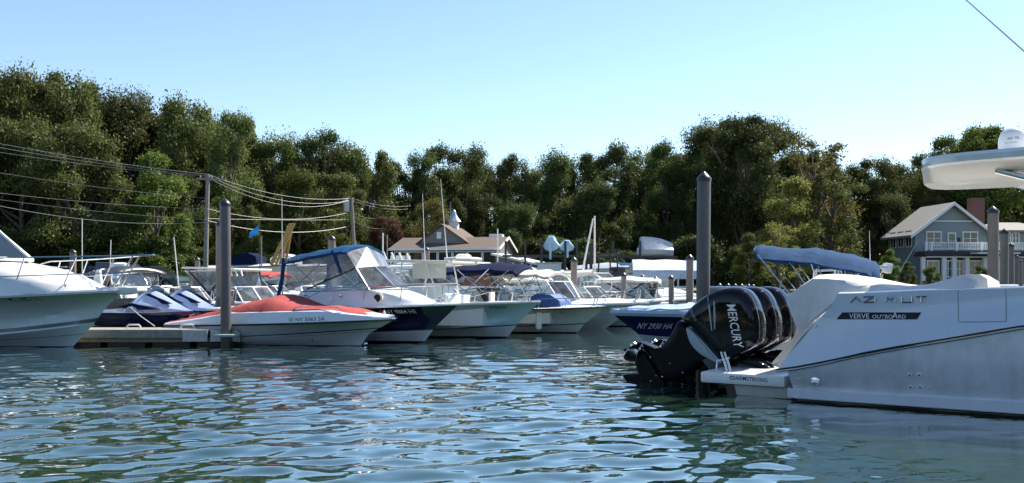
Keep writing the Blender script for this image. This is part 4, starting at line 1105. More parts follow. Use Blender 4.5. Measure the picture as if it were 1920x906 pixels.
mb = MB(); pts = [P(244, 577, 20.7)+Vector((0, 0, 0)), P(262, 592, 21.0), P(290, 612, 21.5)]
tag(mb.tube(pts, .012).build('mooring_line', M['rope'], None), 'white mooring line from the cruiser bow down to the dock', 'rope')

# ------------------------------------------------------------------ jet skis on their float
mb = MB()
mb.box((PX(255, 24)-.0, 24.6, .18), (3.3, 3.2, .34), bev=.06)
tag(mb.build('jet_ski_float', M['concrete'], None), 'pale drive-on float carrying the two jet skis', 'dock')
def jetski(name, label, px, D, hd, z):
    a = R(hd); t = thing(name, label, 'jet ski', (PX(px, D), D, z), a, 'jet skis on the float')
    def sec(x, pr): return [Vector((x, y, zz)) for y, zz in pr]+[Vector((x, -y, zz)) for y, zz in pr[::-1]]
    mb = MB(); rows = []
    for x, w_, zg, zk in ((-1.45, .50, .34, .02), (-.8, .56, .36, -.02), (0, .58, .36, -.03), (.7, .50, .36, .0), (1.2, .34, .38, .10), (1.55, .14, .40, .24), (1.68, .03, .42, .36)):
        rows.append(sec(x, [(w_, zg), (w_*.96, zg-.08), (w_*.8, zk+.08), (.02, zk)]))
    mb.loft(rows, cap0=True, cap1=True); mb.build('hull', mat('jet_ski_navy', (.010, .012, .06), .15, coat=.8), t)
    mb = MB(); rows = []
    for x, w_, z0, z1, wt in ((-1.40, .50, .35, .40, .40), (-.8, .56, .37, .46, .44), (-.1, .57, .37, .50, .40), (.15, .56, .37, .80, .26), (.45, .53, .37, .98, .22), (.8, .45, .37, .86, .22), (1.15, .34, .39, .66, .17), (1.5, .16, .41, .48, .08), (1.66, .03, .42, .44, .02)):
        rows.append(sec(x, [(wt*.5, z1), (wt, z1-.05), (w_*.98, z0+(z1-z0)*.35), (w_+.012, z0)]))
    mb.loft(rows, cap0=True, cap1=True); mb.build('deck', mat('jet_ski_white', (.46, .55, .74), .12, coat=.9), t, ang=30)
    mb = MB(); rows = []
    for x, z1, w_ in ((-1.25, .60, .14), (-1.1, .72, .18), (-.6, .70, .19), (-.3, .74, .18), (.0, .70, .15), (.1, .62, .12)):
        rows.append(sec(x, [(w_*.6, z1), (w_, z1-.06), (w_*1.1, .44)]))
    mb.loft(rows, cap0=True, cap1=True); mb.build('seat', M['black'], t)
    mb = MB()
    for sg in (1, -1):
        mb.prism([(1.2, .60), (.55, .86), (.3, .80), (.75, .60)], sg*.22, sg*.31, bev=.01)
        mb.prism([(1.0, .47), (.2, .62), (-.2, .52), (.3, .44)], sg*.44, sg*.54, bev=.01)
    mb.build('side_graphic', M['navy'], t)
    mb = MB(); mb.tube([(.15, .38, 1.02), (.22, .12, .99), (.26, 0, .96), (.22, -.12, .99), (.15, -.38, 1.02)], .022, 6); mb.build('handlebar', M['black'], t)
    for sg in (1, -1):
        mb = MB(); mb.box((.42, sg*.42, .93), (.06, .16, .10), bev=.02); mb.build('mirror', M['black'], t)
    panel([[(.62, .22, .95), (.62, -.22, .95), (.50, -.18, 1.05), (.50, .18, 1.05)]], M['dark_glass'], t, 'windshield')
    return t
j = jetski('jet_ski', 'nearer white and navy jet ski beside the cruiser bow', 258, 23.6, -14, .36)
lettering('NY 5053 HK', .10, None, (-.15, -.60, .40), (1, 0, 0), (0, 0, 1), (0, 1, 0), M['btext'], j)
j2 = dup(j, (PX(318, 24.7), 24.7, .36), R(-18), 'second white and navy jet ski beside the red-covered boat')

# ------------------------------------------------------------------ white bowrider under a red cover
H = Hull(5.9, 2.25, .44, .64, rake=.95, chs=.06, chb=.30, draft=.35, flare=.10, full=2.4, sp=1.2, mid=.45, stemx=.72)
b = boat('bowrider', 'white low sport boat under a red canvas cover beside the dock', 'boat', 740, 21.1, -22, H)
hm = hullmat('sport_hull_paint', (.72, .73, .74), 5.9, [(.15, .47, 1.6, .024, (.03, .03, .05)), (.09, .42, 1.7, .010, (.25, .26, .27)), (.012, .012, 1, None, (.05, .055, .03))])
h = H.hull(hm, b); H.rubrail(M['black'], b, .022, -.005)
# upper moulding above the joint and the deck
mb = MB(); rows = []
def up_z(t): return .40+.12*math.sin(PI*min(1, t*.95))*(1-t*.5)-.3*max(0, t-.8)
for t in H.ts():
    g = H.half(t); z = H.sheer(t); x = H.L*t; u = max(.03, up_z(t)*min(.62, .18+t*1.3)*(1 if t < .75 else max(.18, 1-(t-.75)*3.2)))
    rows.append([(x, g*s_, z+zz) for s_, zz in ((1.0, .0), (.99, u*.45), (.93, u*.9), (.86, u), (.4, u+.05), (0, u+.06))]+[(x, -g*s_, z+zz) for s_, zz in ((.4, u+.05), (.86, u), (.93, u*.9), (.99, u*.45), (1.0, .0))])
mb.loft(rows, cap0=True)
dkk = mb.build('deck', mat('deck_gelcoat', (.74, .75, .77), .2, coat=.6, var=.03), b, ang=40)
def utop(t): return H.sheer(t)+max(.03, up_z(t)*min(.62, .18+t*1.3)*(1 if t < .75 else max(.18, 1-(t-.75)*3.2)))
mb = MB(); rows = []                       # the cover: rises to a ridge over the windscreen
for x, zr in ((-.03, .03), (.15, .05), (.75, .09), (1.6, .18), (2.3, .27), (2.86, .37), (3.0, .36), (3.4, .20), (3.75, .08), (4.3, .07), (4.9, .075), (5.25, .05), (5.32, .03)):
    t = max(0, min(1, x/5.9)); g = H.half(t); zt = utop(t); r = []
    ed = .93 if x < 3.6 else .88-.05*(x-3.6)
    for i in range(13):
        u = 1-2*i/12; y = g*ed*u; k = 1-abs(u)**2.2
        r.append((x+.012*math.sin(7*u+x*5), y, zt+.012+zr*k**.8-(.06 if i in (0, 12) and x < 3.7 else 0)+.008*math.sin(11*u+3*x)))
    rows.append(r+[(p[0], p[1]*.99, p[2]-.02) for p in r[::-1]])
mb.loft(rows, closed=True, cap0=True, cap1=True); cv = mb.build('boat_cover', M['red'], b, ang=32)
bd = bvh(dkk); bv = bvh(h); cvb = bvh(cv)
for xa, xb in ((1.0, 1.0), (2.93, 2.93), (3.75, 3.78), (2.2, 2.2)):
    mb = MB(); o2 = []
    for i in range(25):
        y2 = -1.1+2.2*i/24; h2 = cvb.ray_cast(Vector((xa+(xb-xa)*i/24, y2, 3)), Vector((0, 0, -1)))[0]
        if h2: o2.append((h2.x, h2.y, h2.z+.003))
    mb.tube(o2, .008, 5); mb.build('seam', M['red'], cv)
lettering('NY 5063 SA', .085, bd, (3.86, -2, H.sheer(.65)+.045), (1, 0, .035), (0, 0, 1), (0, 1, 0), M['btext'], b, sx=1.1)
decal([(0, 0), (.11, 0), (.11, .09), (0, .09)], bd, (3.70, -2, H.sheer(.65)+.04), (1, 0, 0), (0, 0, 1), (0, 1, 0), M['gtext'], b, 'sticker')
lettering('STINGRAY', .075, bv, (1.45, -2, .165), (1, 0, .02), (0, 0, 1), (0, 1, 0), M['dtext'], b, sx=1.1)
mb = MB(); mb.lathe([(.028, -.3), (.028, .02)], (3.85, 0, 0), 8); mb.bm.clear()
y_ = bv.ray_cast(Vector((3.95, -3, .14)), Vector((0, 1, 0)))[0]
mb.lathe([(.022, .004), (.022, -.01)], (3.95, y_.y, .14), 10, axis='Y'); mb.build('drain_hole', M['black'], b)
mb = MB(); mb.lathe([(.03, 0), (.035, .06), (.02, .10), (.01, .13)], (5.62, 0, utop(.955)+.02), 10); mb.build('bow_light', M['white'], b)
for sg in (1, -1):
    mb = MB(); mb.tube([(3.7, sg*.88, utop(.63)+.02), (3.8, sg*.86, utop(.64)+.08), (4.75, sg*.62, utop(.8)+.10), (4.85, sg*.58, utop(.82)+.03)], .013); mb.build('grab_rail', M['steel'], b)
mb = MB(); mb.lathe([(.03, -.03), (.045, 0), (.03, .03)], (5.12, 0, .06), 10, axis='Y'); mb.build('bow_eye', M['chrome'], b)

# ------------------------------------------------------------------ navy cuddy boat with blue canvas enclosure
L0 = 6.7
H = Hull(L0, 2.5, .80, .97, rake=1.0, chs=.10, chb=.42, draft=.5, flare=.22, full=2.5, sp=1.3, mid=.45, stemx=.62)
b = boat('cuddy_boat', 'navy-hulled cuddy boat with blue and clear canvas enclosure', 'boat', 860, 22.2, -22, H)
hm = hullmat('navy_hull_paint', (.006, .009, .036), L0, [(.20, .36, 2.0, None, (.62, .64, .66)), (.205, .365, 2.0, .02, (.22, .1, .12)), (.045, .045, 1, None, (.008, .009, .008))], rough=.12, coat=1)
h = H.hull(hm, b); H.rubrail(M['white'], b, .032, .0)
H.deck(M['white'], b, crown=.05, floor=.3, cock=(.25, 3.0))
mb = MB(); rows = []                        # trunk cabin: sides up to the windscreen, crowned foredeck
for x, w_, z, zf in ((2.75, 1.03, 1.30, .25), (4.45, 1.0, 1.33, 0), (4.75, .95, 1.33, 0), (5.1, .84, 1.26, 0), (5.5, .66, 1.16, 0), (5.85, .42, 1.05, 0), (6.02, .2, .99, 0)):
    zs = H.sheer(x/L0); rows.append([(x+.03, w_+.06, zs), (x, w_, zs+(z-zs)*.6), (x, w_*.93, z-.02), (x-.02, w_*.5, z+.05), (x-.02, 0, z+.065)]+[(x-.02, -w_*.5, z+.05), (x, -w_*.93, z-.02), (x, -w_, zs+(z-zs)*.6), (x+.03, -w_-.06, zs)])
mb.loft(rows, cap0=True, cap1=True); cabin = mb.build('cabin', M['white'], b, ang=35)
A = [(2.85, -.98, 1.29), (4.72, -.90, 1.31), (5.12, -.30, 1.36), (5.12, .30, 1.36), (4.72, .90, 1.31), (2.85, .98, 1.29)]
T = [(2.95, -.96, 1.33), (4.30, -.84, 1.86), (4.50, -.28, 1.90), (4.50, .28, 1.90), (4.30, .84, 1.86), (2.95, .96, 1.33)]
panel([[A[0], A[1], T[1], T[0]], [A[1], A[2], T[2], T[1]], [A[2], A[3], T[3], T[2]], [A[3], A[4], T[4], T[3]], [A[4], A[5], T[5], T[4]]], M['glass'], b, 'windshield')
mb = MB()
for i in (1, 2, 3, 4): mb.tube([A[i], T[i]], .026)
mb.tube(A, .016); mb.build('windshield_frame', M['steel'], b)
mb = MB(); mb.tube(T, .022); mb.build('windshield_top_rail', M['black'], b)
rows = [arcrow(2.30, 1.02, 2.00, 2.22, 12, 3.2), arcrow(2.42, 1.03, 2.02, 2.25, 12, 3.2), arcrow(3.0, 1.02, 2.13, 2.35, 12, 3.2), arcrow(3.7, .98, 2.24, 2.46, 12, 3.2), arcrow(3.95, .95, 2.27, 2.47, 12, 3.2), arcrow(4.08, .92, 2.25, 2.42, 12, 3.2)]
canopy(rows, M['blue'], b, 'canvas_top', th=.05, sag=.02)
gl = []
for sg in (-1, 1):
    gl += [[(2.38, sg*1.0, 1.30), (3.9, sg*.89, 1.70), (3.72, sg*.94, 2.27), (2.40, sg*1.0, 2.09)]]
gl += [[(4.30, -.84, 1.86), (4.50, 0, 1.90), (4.10, 0, 2.41), (4.05, -.88, 2.26)], [(4.50, 0, 1.90), (4.30, .84, 1.86), (4.05, .88, 2.26), (4.10, 0, 2.41)]]
for sg in (-1, 1): gl += [[(3.95, sg*.89, 1.72), (4.30, sg*.84, 1.86), (4.04, sg*.89, 2.27), (3.78, sg*.94, 2.28)]]
for q in gl: panel([q], M['vinyl'], b, 'clear_curtain', th=.006)
for sg in (-1, 1):
    mb = MB(); mb.tube([(2.30, sg*1.01, 2.12), (2.26, sg*1.03, 1.6), (2.10, sg*1.06, .9)], .05, 6); mb.build('canvas_edge', M['blue'], b); mb = MB(); mb.tube([(3.70, sg*.955, 2.30), (3.92, sg*.91, 1.74)], .035, 6); mb.build('canvas_edge', M['blue'], b)
struts([[(2.5, .95, 1.32), (3.7, .9, 2.28)], [(3.3, .95, 1.34), (2.4, .97, 2.12)], [(3.2, .92, 2.2), (4.2, .85, 1.45)]], M['steel'], b, .014, 'canopy_frame')
H.bowrail(M['steel'], b, t0=.36, h=.50, hb=.48, posts=5, inset=.1, mid=False, rise=.3, r=.015)
mb = MB(); yy = bvh(cabin).ray_cast(Vector((4.95, -3, 1.14)), Vector((0, 1, 0)))[0]
mb.lathe([(.135, .02), (.14, -.02), (.11, -.03)], (4.95, yy.y, 1.12), 20, axis='Y'); o_ = mb.build('porthole', M['cream'], b)
mb = MB(); mb.lathe([(.10, -.028), (.09, -.036)], (4.95, yy.y, 1.12), 20, axis='Y'); mb.build('porthole_glass', M['dark_glass'], o_)
for x, z in ((2.95, 1.2), (3.1, .98), (4.0, 1.18)):
    mb = MB(); mb.lathe([(.035, .02), (.035, -.02), (.02, -.025)], (x, -1.05, z), 10, axis='Y'); mb.build('deck_fitting', M['steel'], b)
bv = bvh(h)
lettering('NY 9884 HE', .095, bv, (5.08, -2, .735), (1, 0, .02), (0, 0, 1), (0, 1, 0), M['ltext'], b, sx=.95)
decal([(0, 0), (.09, 0), (.09, .075), (0, .075)], bv, (4.95, -2, .745), (1, 0, 0), (0, 0, 1), (0, 1, 0), M['rtext'], b, 'sticker')
antenna(b, (2.25, -1.0, 1.0), 2.65, (-.02, 0), .014)
outboard_small(b, -.25, 0, .55, .9, 'black')
cleat(b, 6.2, 0, 1.0)

# ------------------------------------------------------------------ pale blue-hulled centre console with T-top
L0 = 7.6
H = Hull(L0, 2.6, .78, .99, rake=1.0, chs=.12, chb=.42, draft=.5, flare=.28, full=2.5, sp=1.3, mid=.42, stemx=.6)
b = boat('centre_console_boat', 'pale blue-hulled fishing boat with open white T-top behind the navy bow', 'boat', 1012, 24.2, -22, H)
hm = hullmat('pale_blue_hull_paint', (.44, .62, .66), L0, [(.10, .40, 2.0, None, (.60, .62, .62)), (.11, .41, 2.0, .028, (.02, .02, .06)), (.04, .04, 1, None, (.012, .012, .012))], rough=.15, coat=.8)
h = H.hull(hm, b); H.rubrail(M['white'], b, .035, .0)
H.deck(M['white'], b, crown=.03, floor=.35, cock=(.4, 6.2), rim=.22)
console(b, 4.7, .95, .35, 1.05, 1.0); seat(b, 5.6, 0, .4, 'white', .9); seat(b, 2.6, .35, .4); seat(b, 2.6, -.35, .4); seat(b, 6.2, .3, .75, 'cream', .6)
ttop(b, 4.35, 1.75, .5, 2.08, 2.1, 'cream')
mb = MB(); rr_ = [(5.2, .85, 2.12), (5.5, .8, 2.14), (5.65, .5, 2.15), (5.7, 0, 2.15), (5.65, -.5, 2.15), (5.5, -.8, 2.14), (5.2, -.85, 2.12)]; mb.tube(rr_, .05, 8); mb.build('top_hoop', M['cream'], b)
panel([[(4.2, -.8, 2.0), (5.2, -.78, 2.0), (5.2, -.78, 1.62), (4.2, -.8, 1.60)]], M['cream'], b, 'rolled_curtain')
for k in range(4):
    mb = MB(); mb.tube([(3.35, -.7+k*.45, 2.08), (3.23, -.7+k*.45, 2.35)], .03, 7); mb.build('rod_holder', M['alu'], b)
H.bowrail(M['steel'], b, t0=.55, h=.34, hb=.30, posts=5, inset=.10, mid=False, rise=.5, r=.016)
lettering('NY 4420 FE', .06, bvh(h), (6.35, -2, .80), (1, 0, .02), (0, 0, 1), (0, 1, 0), M['dtext'], b)
antenna(b, (5.2, -.7, 2.1), 2.2, (-.2, 0)); cleat(b, 7.1, 0, 1.02); outboard_small(b, -.25, .35, .55, 1, 'white'); outboard_small(b, -.25, -.35, .55, 1, 'white')

# ------------------------------------------------------------------ boat under the navy bimini, behind it
H = Hull(6.3, 2.4, .75, .90, rake=.9, draft=.4, flare=.2, sp=1.2)
b = boat('open_boat', 'open boat shaded by a dark navy bimini on crossed poles', 'boat', 1040, 27.0, -20, H)
H.hull(M['white'], b); H.rubrail(M['grey'], b, .03); H.deck(M['white'], b, floor=.3, cock=(.3, 4.6), crown=.08)
z = 1.86
rows = [arcrow(2.7, 1.0, 1.70, 1.90), arcrow(2.85, 1.05, 1.78, 1.98), arcrow(3.7, 1.05, 1.88, 2.10), arcrow(4.6, 1.05, 1.90, 2.13), arcrow(5.35, 1.0, 1.84, 2.06), arcrow(5.45, .95, 1.74, 1.94)]
canopy(rows, M['navy'], b, th=.09, sag=.03)
struts([[(2.9, 1.03, 1.78), (4.6, 1.08, .85)], [(5.2, 1.0, 1.85), (3.9, 1.08, .85)], [(3.6, 1.04, 1.88), (4.9, 1.08, .85)], [(4.6, 1.04, 1.9), (3.4, 1.08, .8)], [(5.35, .98, 1.82), (5.7, .75, 1.0)]], M['steel'], b, .016, 'bimini_frame')
windshield(b, 4.4, .95, .92, .42, .3, .3, M['steel'], side=1.0); seat(b, 3.2, .45, .35); seat(b, 3.2, -.45, .35); seat(b, 5.2, 0, .6, 'cream', .7)
outboard_small(b, -.2, 0, .55, .9, 'black')

# ------------------------------------------------------------------ wooden-sided cabin cruiser with white hard roof
H = Hull(9.6, 3.0, .85, 1.15, rake=1.2, draft=.5, flare=.25, sp=1.4)
b = boat('classic_cruiser', 'classic white cabin cruiser with varnished wood cabin and radar on its roof', 'boat', 1168, 33.0, -12, H)
H.hull(hullmat('classic_hull', (.70, .68, .62), 9.6, [(.72, 1.0, 1.4, .035, (.16, .15, .13))]), b); H.rubrail(M['wood'], b, .04); H.deck(M['white'], b, crown=.08)
mb = MB(); mb.loft([[(1.2, y, z_), (3.9, y*.98, z_+.02), (5.1, y*.85, z_-.02)] for y, z_ in ((1.22, .95), (1.2, 1.36))]+[[(1.2, y, z_), (3.9, y*.98, z_+.02), (5.1, y*.85, z_-.02)] for y, z_ in ((-1.2, 1.36), (-1.22, .95))]); mb.build('cabin_side', M['white'], b)
for sg in (1, -1):
    mb = MB(); mb.prism([(2.2, 1.36), (5.05, 1.38), (4.6, 2.02), (4.3, 2.06), (3.9, 1.5), (2.9, 1.5), (2.7, 1.9), (2.2, 1.75)], sg*1.02, sg*1.10, bev=.01); mb.build('wood_panel', M['wood'], b)
for q in ([[(1.2, -1.1, 1.4), (2.6, -1.1, 1.4), (2.6, -1.08, 2.05), (1.2, -1.1, 2.05)], [(2.6, -1.08, 1.45), (4.2, -1.08, 1.45), (4.2, -1.06, 2.05), (2.6, -1.08, 2.05)], [(1.2, 1.1, 1.4), (4.2, 1.1, 1.4), (4.2, 1.08, 2.05), (1.2, 1.1, 2.05)]]): panel([q], M['vinyl'], b, 'clear_curtain')
panel([[(5.1, -.95, 1.4), (5.35, 0, 1.42), (4.75, 0, 2.06), (4.5, -.95, 2.04)], [(5.35, 0, 1.42), (5.1, .95, 1.4), (4.5, .95, 2.04), (4.75, 0, 2.06)]], M['glass'], b, 'windshield')
canopy([arcrow(1.0, 1.2, 2.08, 2.22), arcrow(1.2, 1.25, 2.10, 2.28), arcrow(3.5, 1.22, 2.12, 2.32), arcrow(4.6, 1.1, 2.08, 2.26), arcrow(4.8, .95, 2.04, 2.18)], M['white'], b, 'roof', th=.10)
mb = MB(); mb.lathe([(.22, 2.34), (.30, 2.38), (.30, 2.52), (.2, 2.58)], (3.6, 0, 0), 14); mb.build('radar', M['white'], b)
mb = MB(); mb.prism([(3.3, 2.28), (6.2, 2.05), (6.3, 1.95), (5.0, 1.98), (3.4, 2.15)], -.9, .9, bev=.04); mb.build('fore_canopy', M['white'], b)
for k, x in enumerate((5.4, 6.0, 6.6)):
    mb = MB(); mb.prism([(x-.22, 1.06), (x+.22, 1.08), (x+.20, 1.26), (x-.20, 1.26)], -1.12+k*.10, -1.0+k*.10, bev=.01); mb.build('window', M['dark_glass'], b)
mb = MB(); mb.loft([[(5.0, w_, 1.0), (5.0, w_*.9, 1.34), (5.0, -w_*.9, 1.34), (5.0, -w_, 1.0)] if x == 5 else [(x, w_, 1.02), (x, w_*.9, zt), (x, -w_*.9, zt), (x, -w_, 1.02)] for x, w_, zt in ((5, 1.15, 1.34), (7, .95, 1.34), (7.6, .7, 1.14))], cap0=True, cap1=True); mb.build('fore_cabin', M['white'], b, ang=25)
for dx in (0, .35): struts([[(7.3+dx, 1.0-dx*.3, 1.0), (7.3+dx, .95-dx*.3, 1.5)]], M['steel'], b, .016, 'stanchion')
H.bowrail(M['steel'], b, t0=.6, h=.45, hb=.45, posts=4, inset=.1, mid=False, rise=.2)
antenna(b, (2.4, -1.0, 2.2), 2.6, (-.1, 0))

# ------------------------------------------------------------------ cream-hulled boat with tan bimini and blue console cover
L0 = 6.4
H = Hull(L0, 2.35, .62, .80, rake=.95, chs=.08, chb=.34, draft=.45, flare=.2, full=2.5, sp=1.3, mid=.45, stemx=.62)
b = boat('fishing_boat', 'cream-hulled open boat with tan bimini and blue console cover', 'boat', 1136, 26.6, -22, H)
hm = hullmat('cream_hull_paint', (.58, .60, .54), L0, [(.12, .32, 1.8, .028, (.03, .035, .08)), (.03, .03, 1, None, (.015, .015, .015))])
h = H.hull(hm, b); H.rubrail(M['black'], b, .024, -.02); H.deck(M['cream'], b, crown=.05, floor=.3, cock=(.3, 4.9), rim=.2)
canopy([arcrow(2.9, .95, 1.66, 1.78), arcrow(3.05, 1.0, 1.70, 1.84), arcrow(3.8, 1.0, 1.76, 1.92), arcrow(4.6, 1.0, 1.74, 1.90), arcrow(4.95, .95, 1.66, 1.80)], M['tan'], b, th=.07, sag=.03)
struts([[(3.1, 1.0, 1.70), (4.3, 1.02, .75)], [(4.6, 1.0, 1.74), (3.7, 1.02, .75)], [(3.9, 1.0, 1.76), (3.2, 1.02, .72)], [(4.9, .96, 1.68), (5.5, .62, .85)]], M['steel'], b, .014, 'bimini_frame')
mb = MB(); mb.prism([(4.05, .55), (5.25, .6), (5.15, .98), (4.85, 1.16), (4.4, 1.18), (4.12, 1.0)], -.55, .55, bev=.07); mb.build('console_cover', mat('console_canvas_blue', (.035, .10, .30), .7, var=.15, bump=.3, bscale=8), b)
mb = MB(); mb.box((3.0, 0, .75), (.5, 1.2, .45), bev=.08); mb.build('seat', M['cream'], b); seat(b, 3.6, -.3, .45, 'cream', .8)
H.bowrail(M['steel'], b, t0=.55, h=.30, hb=.26, posts=4, inset=.08, mid=False, rise=.4, r=.014)
lettering('NY 7781 EK', .055, bvh(h), (4.5, -2, .60), (1, 0, .02), (0, 0, 1), (0, 1, 0), M['dtext'], b); outboard_small(b, -.2, 0, .5, .9, 'black')

# ------------------------------------------------------------------ white boats beyond, bows to the fairway
L0 = 6.8
H = Hull(L0, 2.5, .66, .86, rake=1.5, chs=.16, chb=.42, draft=.4, flare=.12, full=2.3, sp=1.2)
b = boat('deck_boat', 'broad white deck boat with twin-sponson bow right of the cream boat', 'boat', 1215, 29.0, -24, H)
H.hull(hullmat('deckboat_hull', (.66, .66, .62), L0, [(.30, .55, 1.6, .03, (.5, .5, .48))]), b); H.rubrail(M['white'], b, .045); H.deck(M['white'], b, crown=.16)
windshield(b, 4.1, 1.0, .98, .55, .45, .4, M['alu'], side=1.5, r=.022); H.bowrail(M['steel'], b, t0=.62, h=.35, hb=.3, posts=3, mid=False, rise=.4)
outboard_small(b, -.2, 0, .5, .9, 'white')
H = Hull(8.2, 2.8, .8, .95, rake=1.2, draft=.5, flare=.2)
b = boat('sport_cruiser', 'long white sport cruiser with swept windscreen behind the four piles', 'boat', 1312, 39, -8, H)
H.hull(hullmat('sc_hull', (.66, .68, .68), 8.2, [(.5, .7, 1.2, .05, (.25, .36, .38))]), b); H.rubrail(M['white'], b, .05); H.deck(M['white'], b, crown=.35)
windshield(b, 4.6, 1.1, 1.15, .75, .9, .6, M['alu'], side=1.8, r=.03); canopy([arcrow(2.0, 1.1, 1.9, 2.0), arcrow(3.6, 1.1, 1.95, 2.08)], M['cream'], b, 'canvas_top', th=.06)
H.bowrail(M['steel'], b, t0=.6, h=.4, hb=.4, posts=3, mid=False, rise=.3)
H = Hull(6.6, 2.4, .62, .74, rake=1.0, draft=.4, flare=.15)
b = boat('runabout', 'low white runabout with open bow in front of the sport cruiser', 'boat', 1262, 33.5, -14, H)
H.hull(hullmat('ra_hull', (.62, .68, .66), 6.6, [(.35, .55, 1.2, .03, (.35, .45, .42))]), b); H.rubrail(M['white'], b, .045); H.deck(M['white'], b, crown=.12, floor=.3, cock=(.4, 3.6))
windshield(b, 3.9, .95, .75, .4, .4, .35, M['alu'], side=1.2); outboard_small(b, -.2, 0, .5, .9, 'black')

# ------------------------------------------------------------------ blue-hulled bowrider facing left, right of the fairway
L0 = 6.4
H = Hull(L0, 2.4, .70, .80, rake=1.05, chs=.10, chb=.36, draft=.45, flare=.16, full=2.6, sp=1.3, mid=.45, stemx=.62)
b = boat('bowrider', 'royal blue bowrider with pale bow cover facing left behind the outboards', 'boat', 1148, 20.2, 205, H)
hm = hullmat('royal_blue_hull_paint', (.010, .014, .105), L0, [(.10, .40, 2.4, None, (.52, .60, .62)), (.02, .02, 1, None, (.015, .015, .015))], rough=.14, coat=1)
h = H.hull(hm, b); H.rubrail(mat('pale_blue_rail', (.36, .45, .56), .3, coat=.5), b, .075, .03); H.deck(M['white'], b, crown=.05, floor=.3, cock=(.3, 3.2))
canopy([[Vector((x, w_*u, z_-.05*u*u)) for u in (1, .6, .2, -.2, -.6, -1)] for x, w_, z_ in ((6.1, .25, .92), (5.6, .62, .98), (4.8, .9, 1.0), (3.9, 1.0, 1.02), (3.3, 1.0, 1.0))], mat('bow_cover_blue', (.26, .36, .62), .7, var=.35, scale=4, bump=.5, bscale=8), b, 'bow_cover', th=.04, sag=.03)
lettering('NY 2930 HA', .125, bvh(h), (5.80, 3, .47), (-1, 0, -.02), (0, 0, 1), (0, -1, 0), M['ltext'], b, sx=.74, bold=.014)
windshield(b, 3.6, .95, .9, .5, .45, .35, M['alu'], side=1.2); outboard_small(b, -.2, 0, .5, 1, 'black')
H.bowrail(M['steel'], b, t0=.75, h=.14, hb=.12, posts=3, inset=.12, mid=False, rise=.3, r=.012)

# ------------------------------------------------------------------ neighbour of the yacht: white boat with faded blue bimini
H = Hull(7.0, 2.5, .85, 1.02, rake=1.0, draft=.45, flare=.2)
NB = Vector((PX(1442, 17.6), 17.6, 0)); b = thing('open_boat', 'white boat with faded wrinkled blue bimini moored beyond the yacht', 'boat', NB, R(-22))
H.hull(M['white'], b); H.rubrail(M['white'], b, .04); H.deck(M['white'], b, floor=.4, cock=(.3, 4.4), crown=.08)
D_ = lambda px: 17.5-(px-1442)/100*.4
def nb(px, py):
    "pixel -> local x,z on the boat's centre plane"
    k = (px-CX)/F; ca, sa = math.cos(R(-22)), math.sin(R(-22)); t = (NB.y*k-NB.x)/(ca-sa*k); return t, EYE-(py-HY)/F*(NB.y+sa*t)
rows = []
for px, ye, ym, w_ in ((1420, 468, 461, .62), (1428, 484, 459, .95), (1450, 487, 462, 1.05), (1490, 489, 467, 1.08), (1532, 494, 465, 1.1), (1560, 499, 470, 1.1), (1600, 506, 478, 1.08), (1626, 512, 486, 1.02), (1642, 522, 490, .98), (1650, 526, 500, .9)):
    x, zm = nb(px, ym); ze = nb(px, ye)[1]-.02
    r = arcrow(x, w_, ze, zm, 12, 2.6)
    rows.append([p+Vector((0, 0, .012*math.sin(i*2.3+px))) for i, p in enumerate(r)])
canopy(rows, M['fadedblue'], b, th=.03, sag=.010, sub=4)
x = lambda px, py: nb(px, py)
st = []
for a_, c_ in (((1432, 480), (1476, 548)), ((1490, 494), (1515, 530)), ((1528, 496), (1545, 545)), ((1580, 505), (1592, 550)), ((1610, 510), (1570, 550)), ((1640, 520), (1632, 560)), ((1600, 512), (1625, 560))):
    p = nb(*a_); q = nb(*c_); st.append([(p[0], 1.0, p[1]), (q[0]+(q[0]-p[0])*1.0, 1.08, max(.9, q[1]+(q[1]-p[1])*1.0))])
struts(st, M['steel'], b, .015, 'bimini_frame')
windshield(b, 4.3, 1.0, .95, .5, .45, .35, M['alu'], side=1.2)
p = nb(1467, 551); mb = MB(); mb.box((p[0], 0, 1.22), (.34, 1.6, .10), bev=.02, ry=R(-12)); mb.box((p[0]+.1, 0, .95), (.4, 1.6, .5), bev=.05); mb.build('stern_seat', M['white'], b)
console(b, 3.2, .9, .4, .9, .8)
# white boat with a small tower behind it
H = Hull(7.2, 2.5, .8, 1.0, rake=1.0, draft=.45, flare=.2)
b = boat('tower_boat', 'white boat with open pipe tower and flat top in front of the house', 'boat', 1770, 26, -15, H)
H.hull(M['white'], b); H.rubrail(M['white'], b, .04); H.deck(M['white'], b, floor=.4, cock=(.3, 5), crown=.08); console(b, 3.8, .9, .4, 1, .9)
mb = MB(); mb.box((4.8, 0, 1.98), (1.6, 1.5, .07), bev=.02, ry=R(3)); mb.box((5.7, .2, 1.92), (.22, .7, .28), bev=.03, ry=R(12)); mb.build('hard_top', M['white'], b)
struts([[(3.6, .55, .5), (3.7, .6, 1.9)], [(4.2, .55, .5), (4.3, .6, 1.9)], [(3.7, .6, 1.85), (5.3, .65, 1.92)], [(3.7, .6, 1.3), (4.25, .6, 1.35)], [(3.7, .6, 1.6), (5.2, .6, 1.78)]], M['alu'], b, .03, 'top_frame')
antenna(b, (5.2, -.4, 1.0), 2.0, (-.05, 0))
p0, p1 = P(1622, 487, 24.5), P(1705, 411, 25.0)
antenna(b, b.matrix_world.inverted() @ p0, 1.6, (.9, 0)).name = 'outrigger'
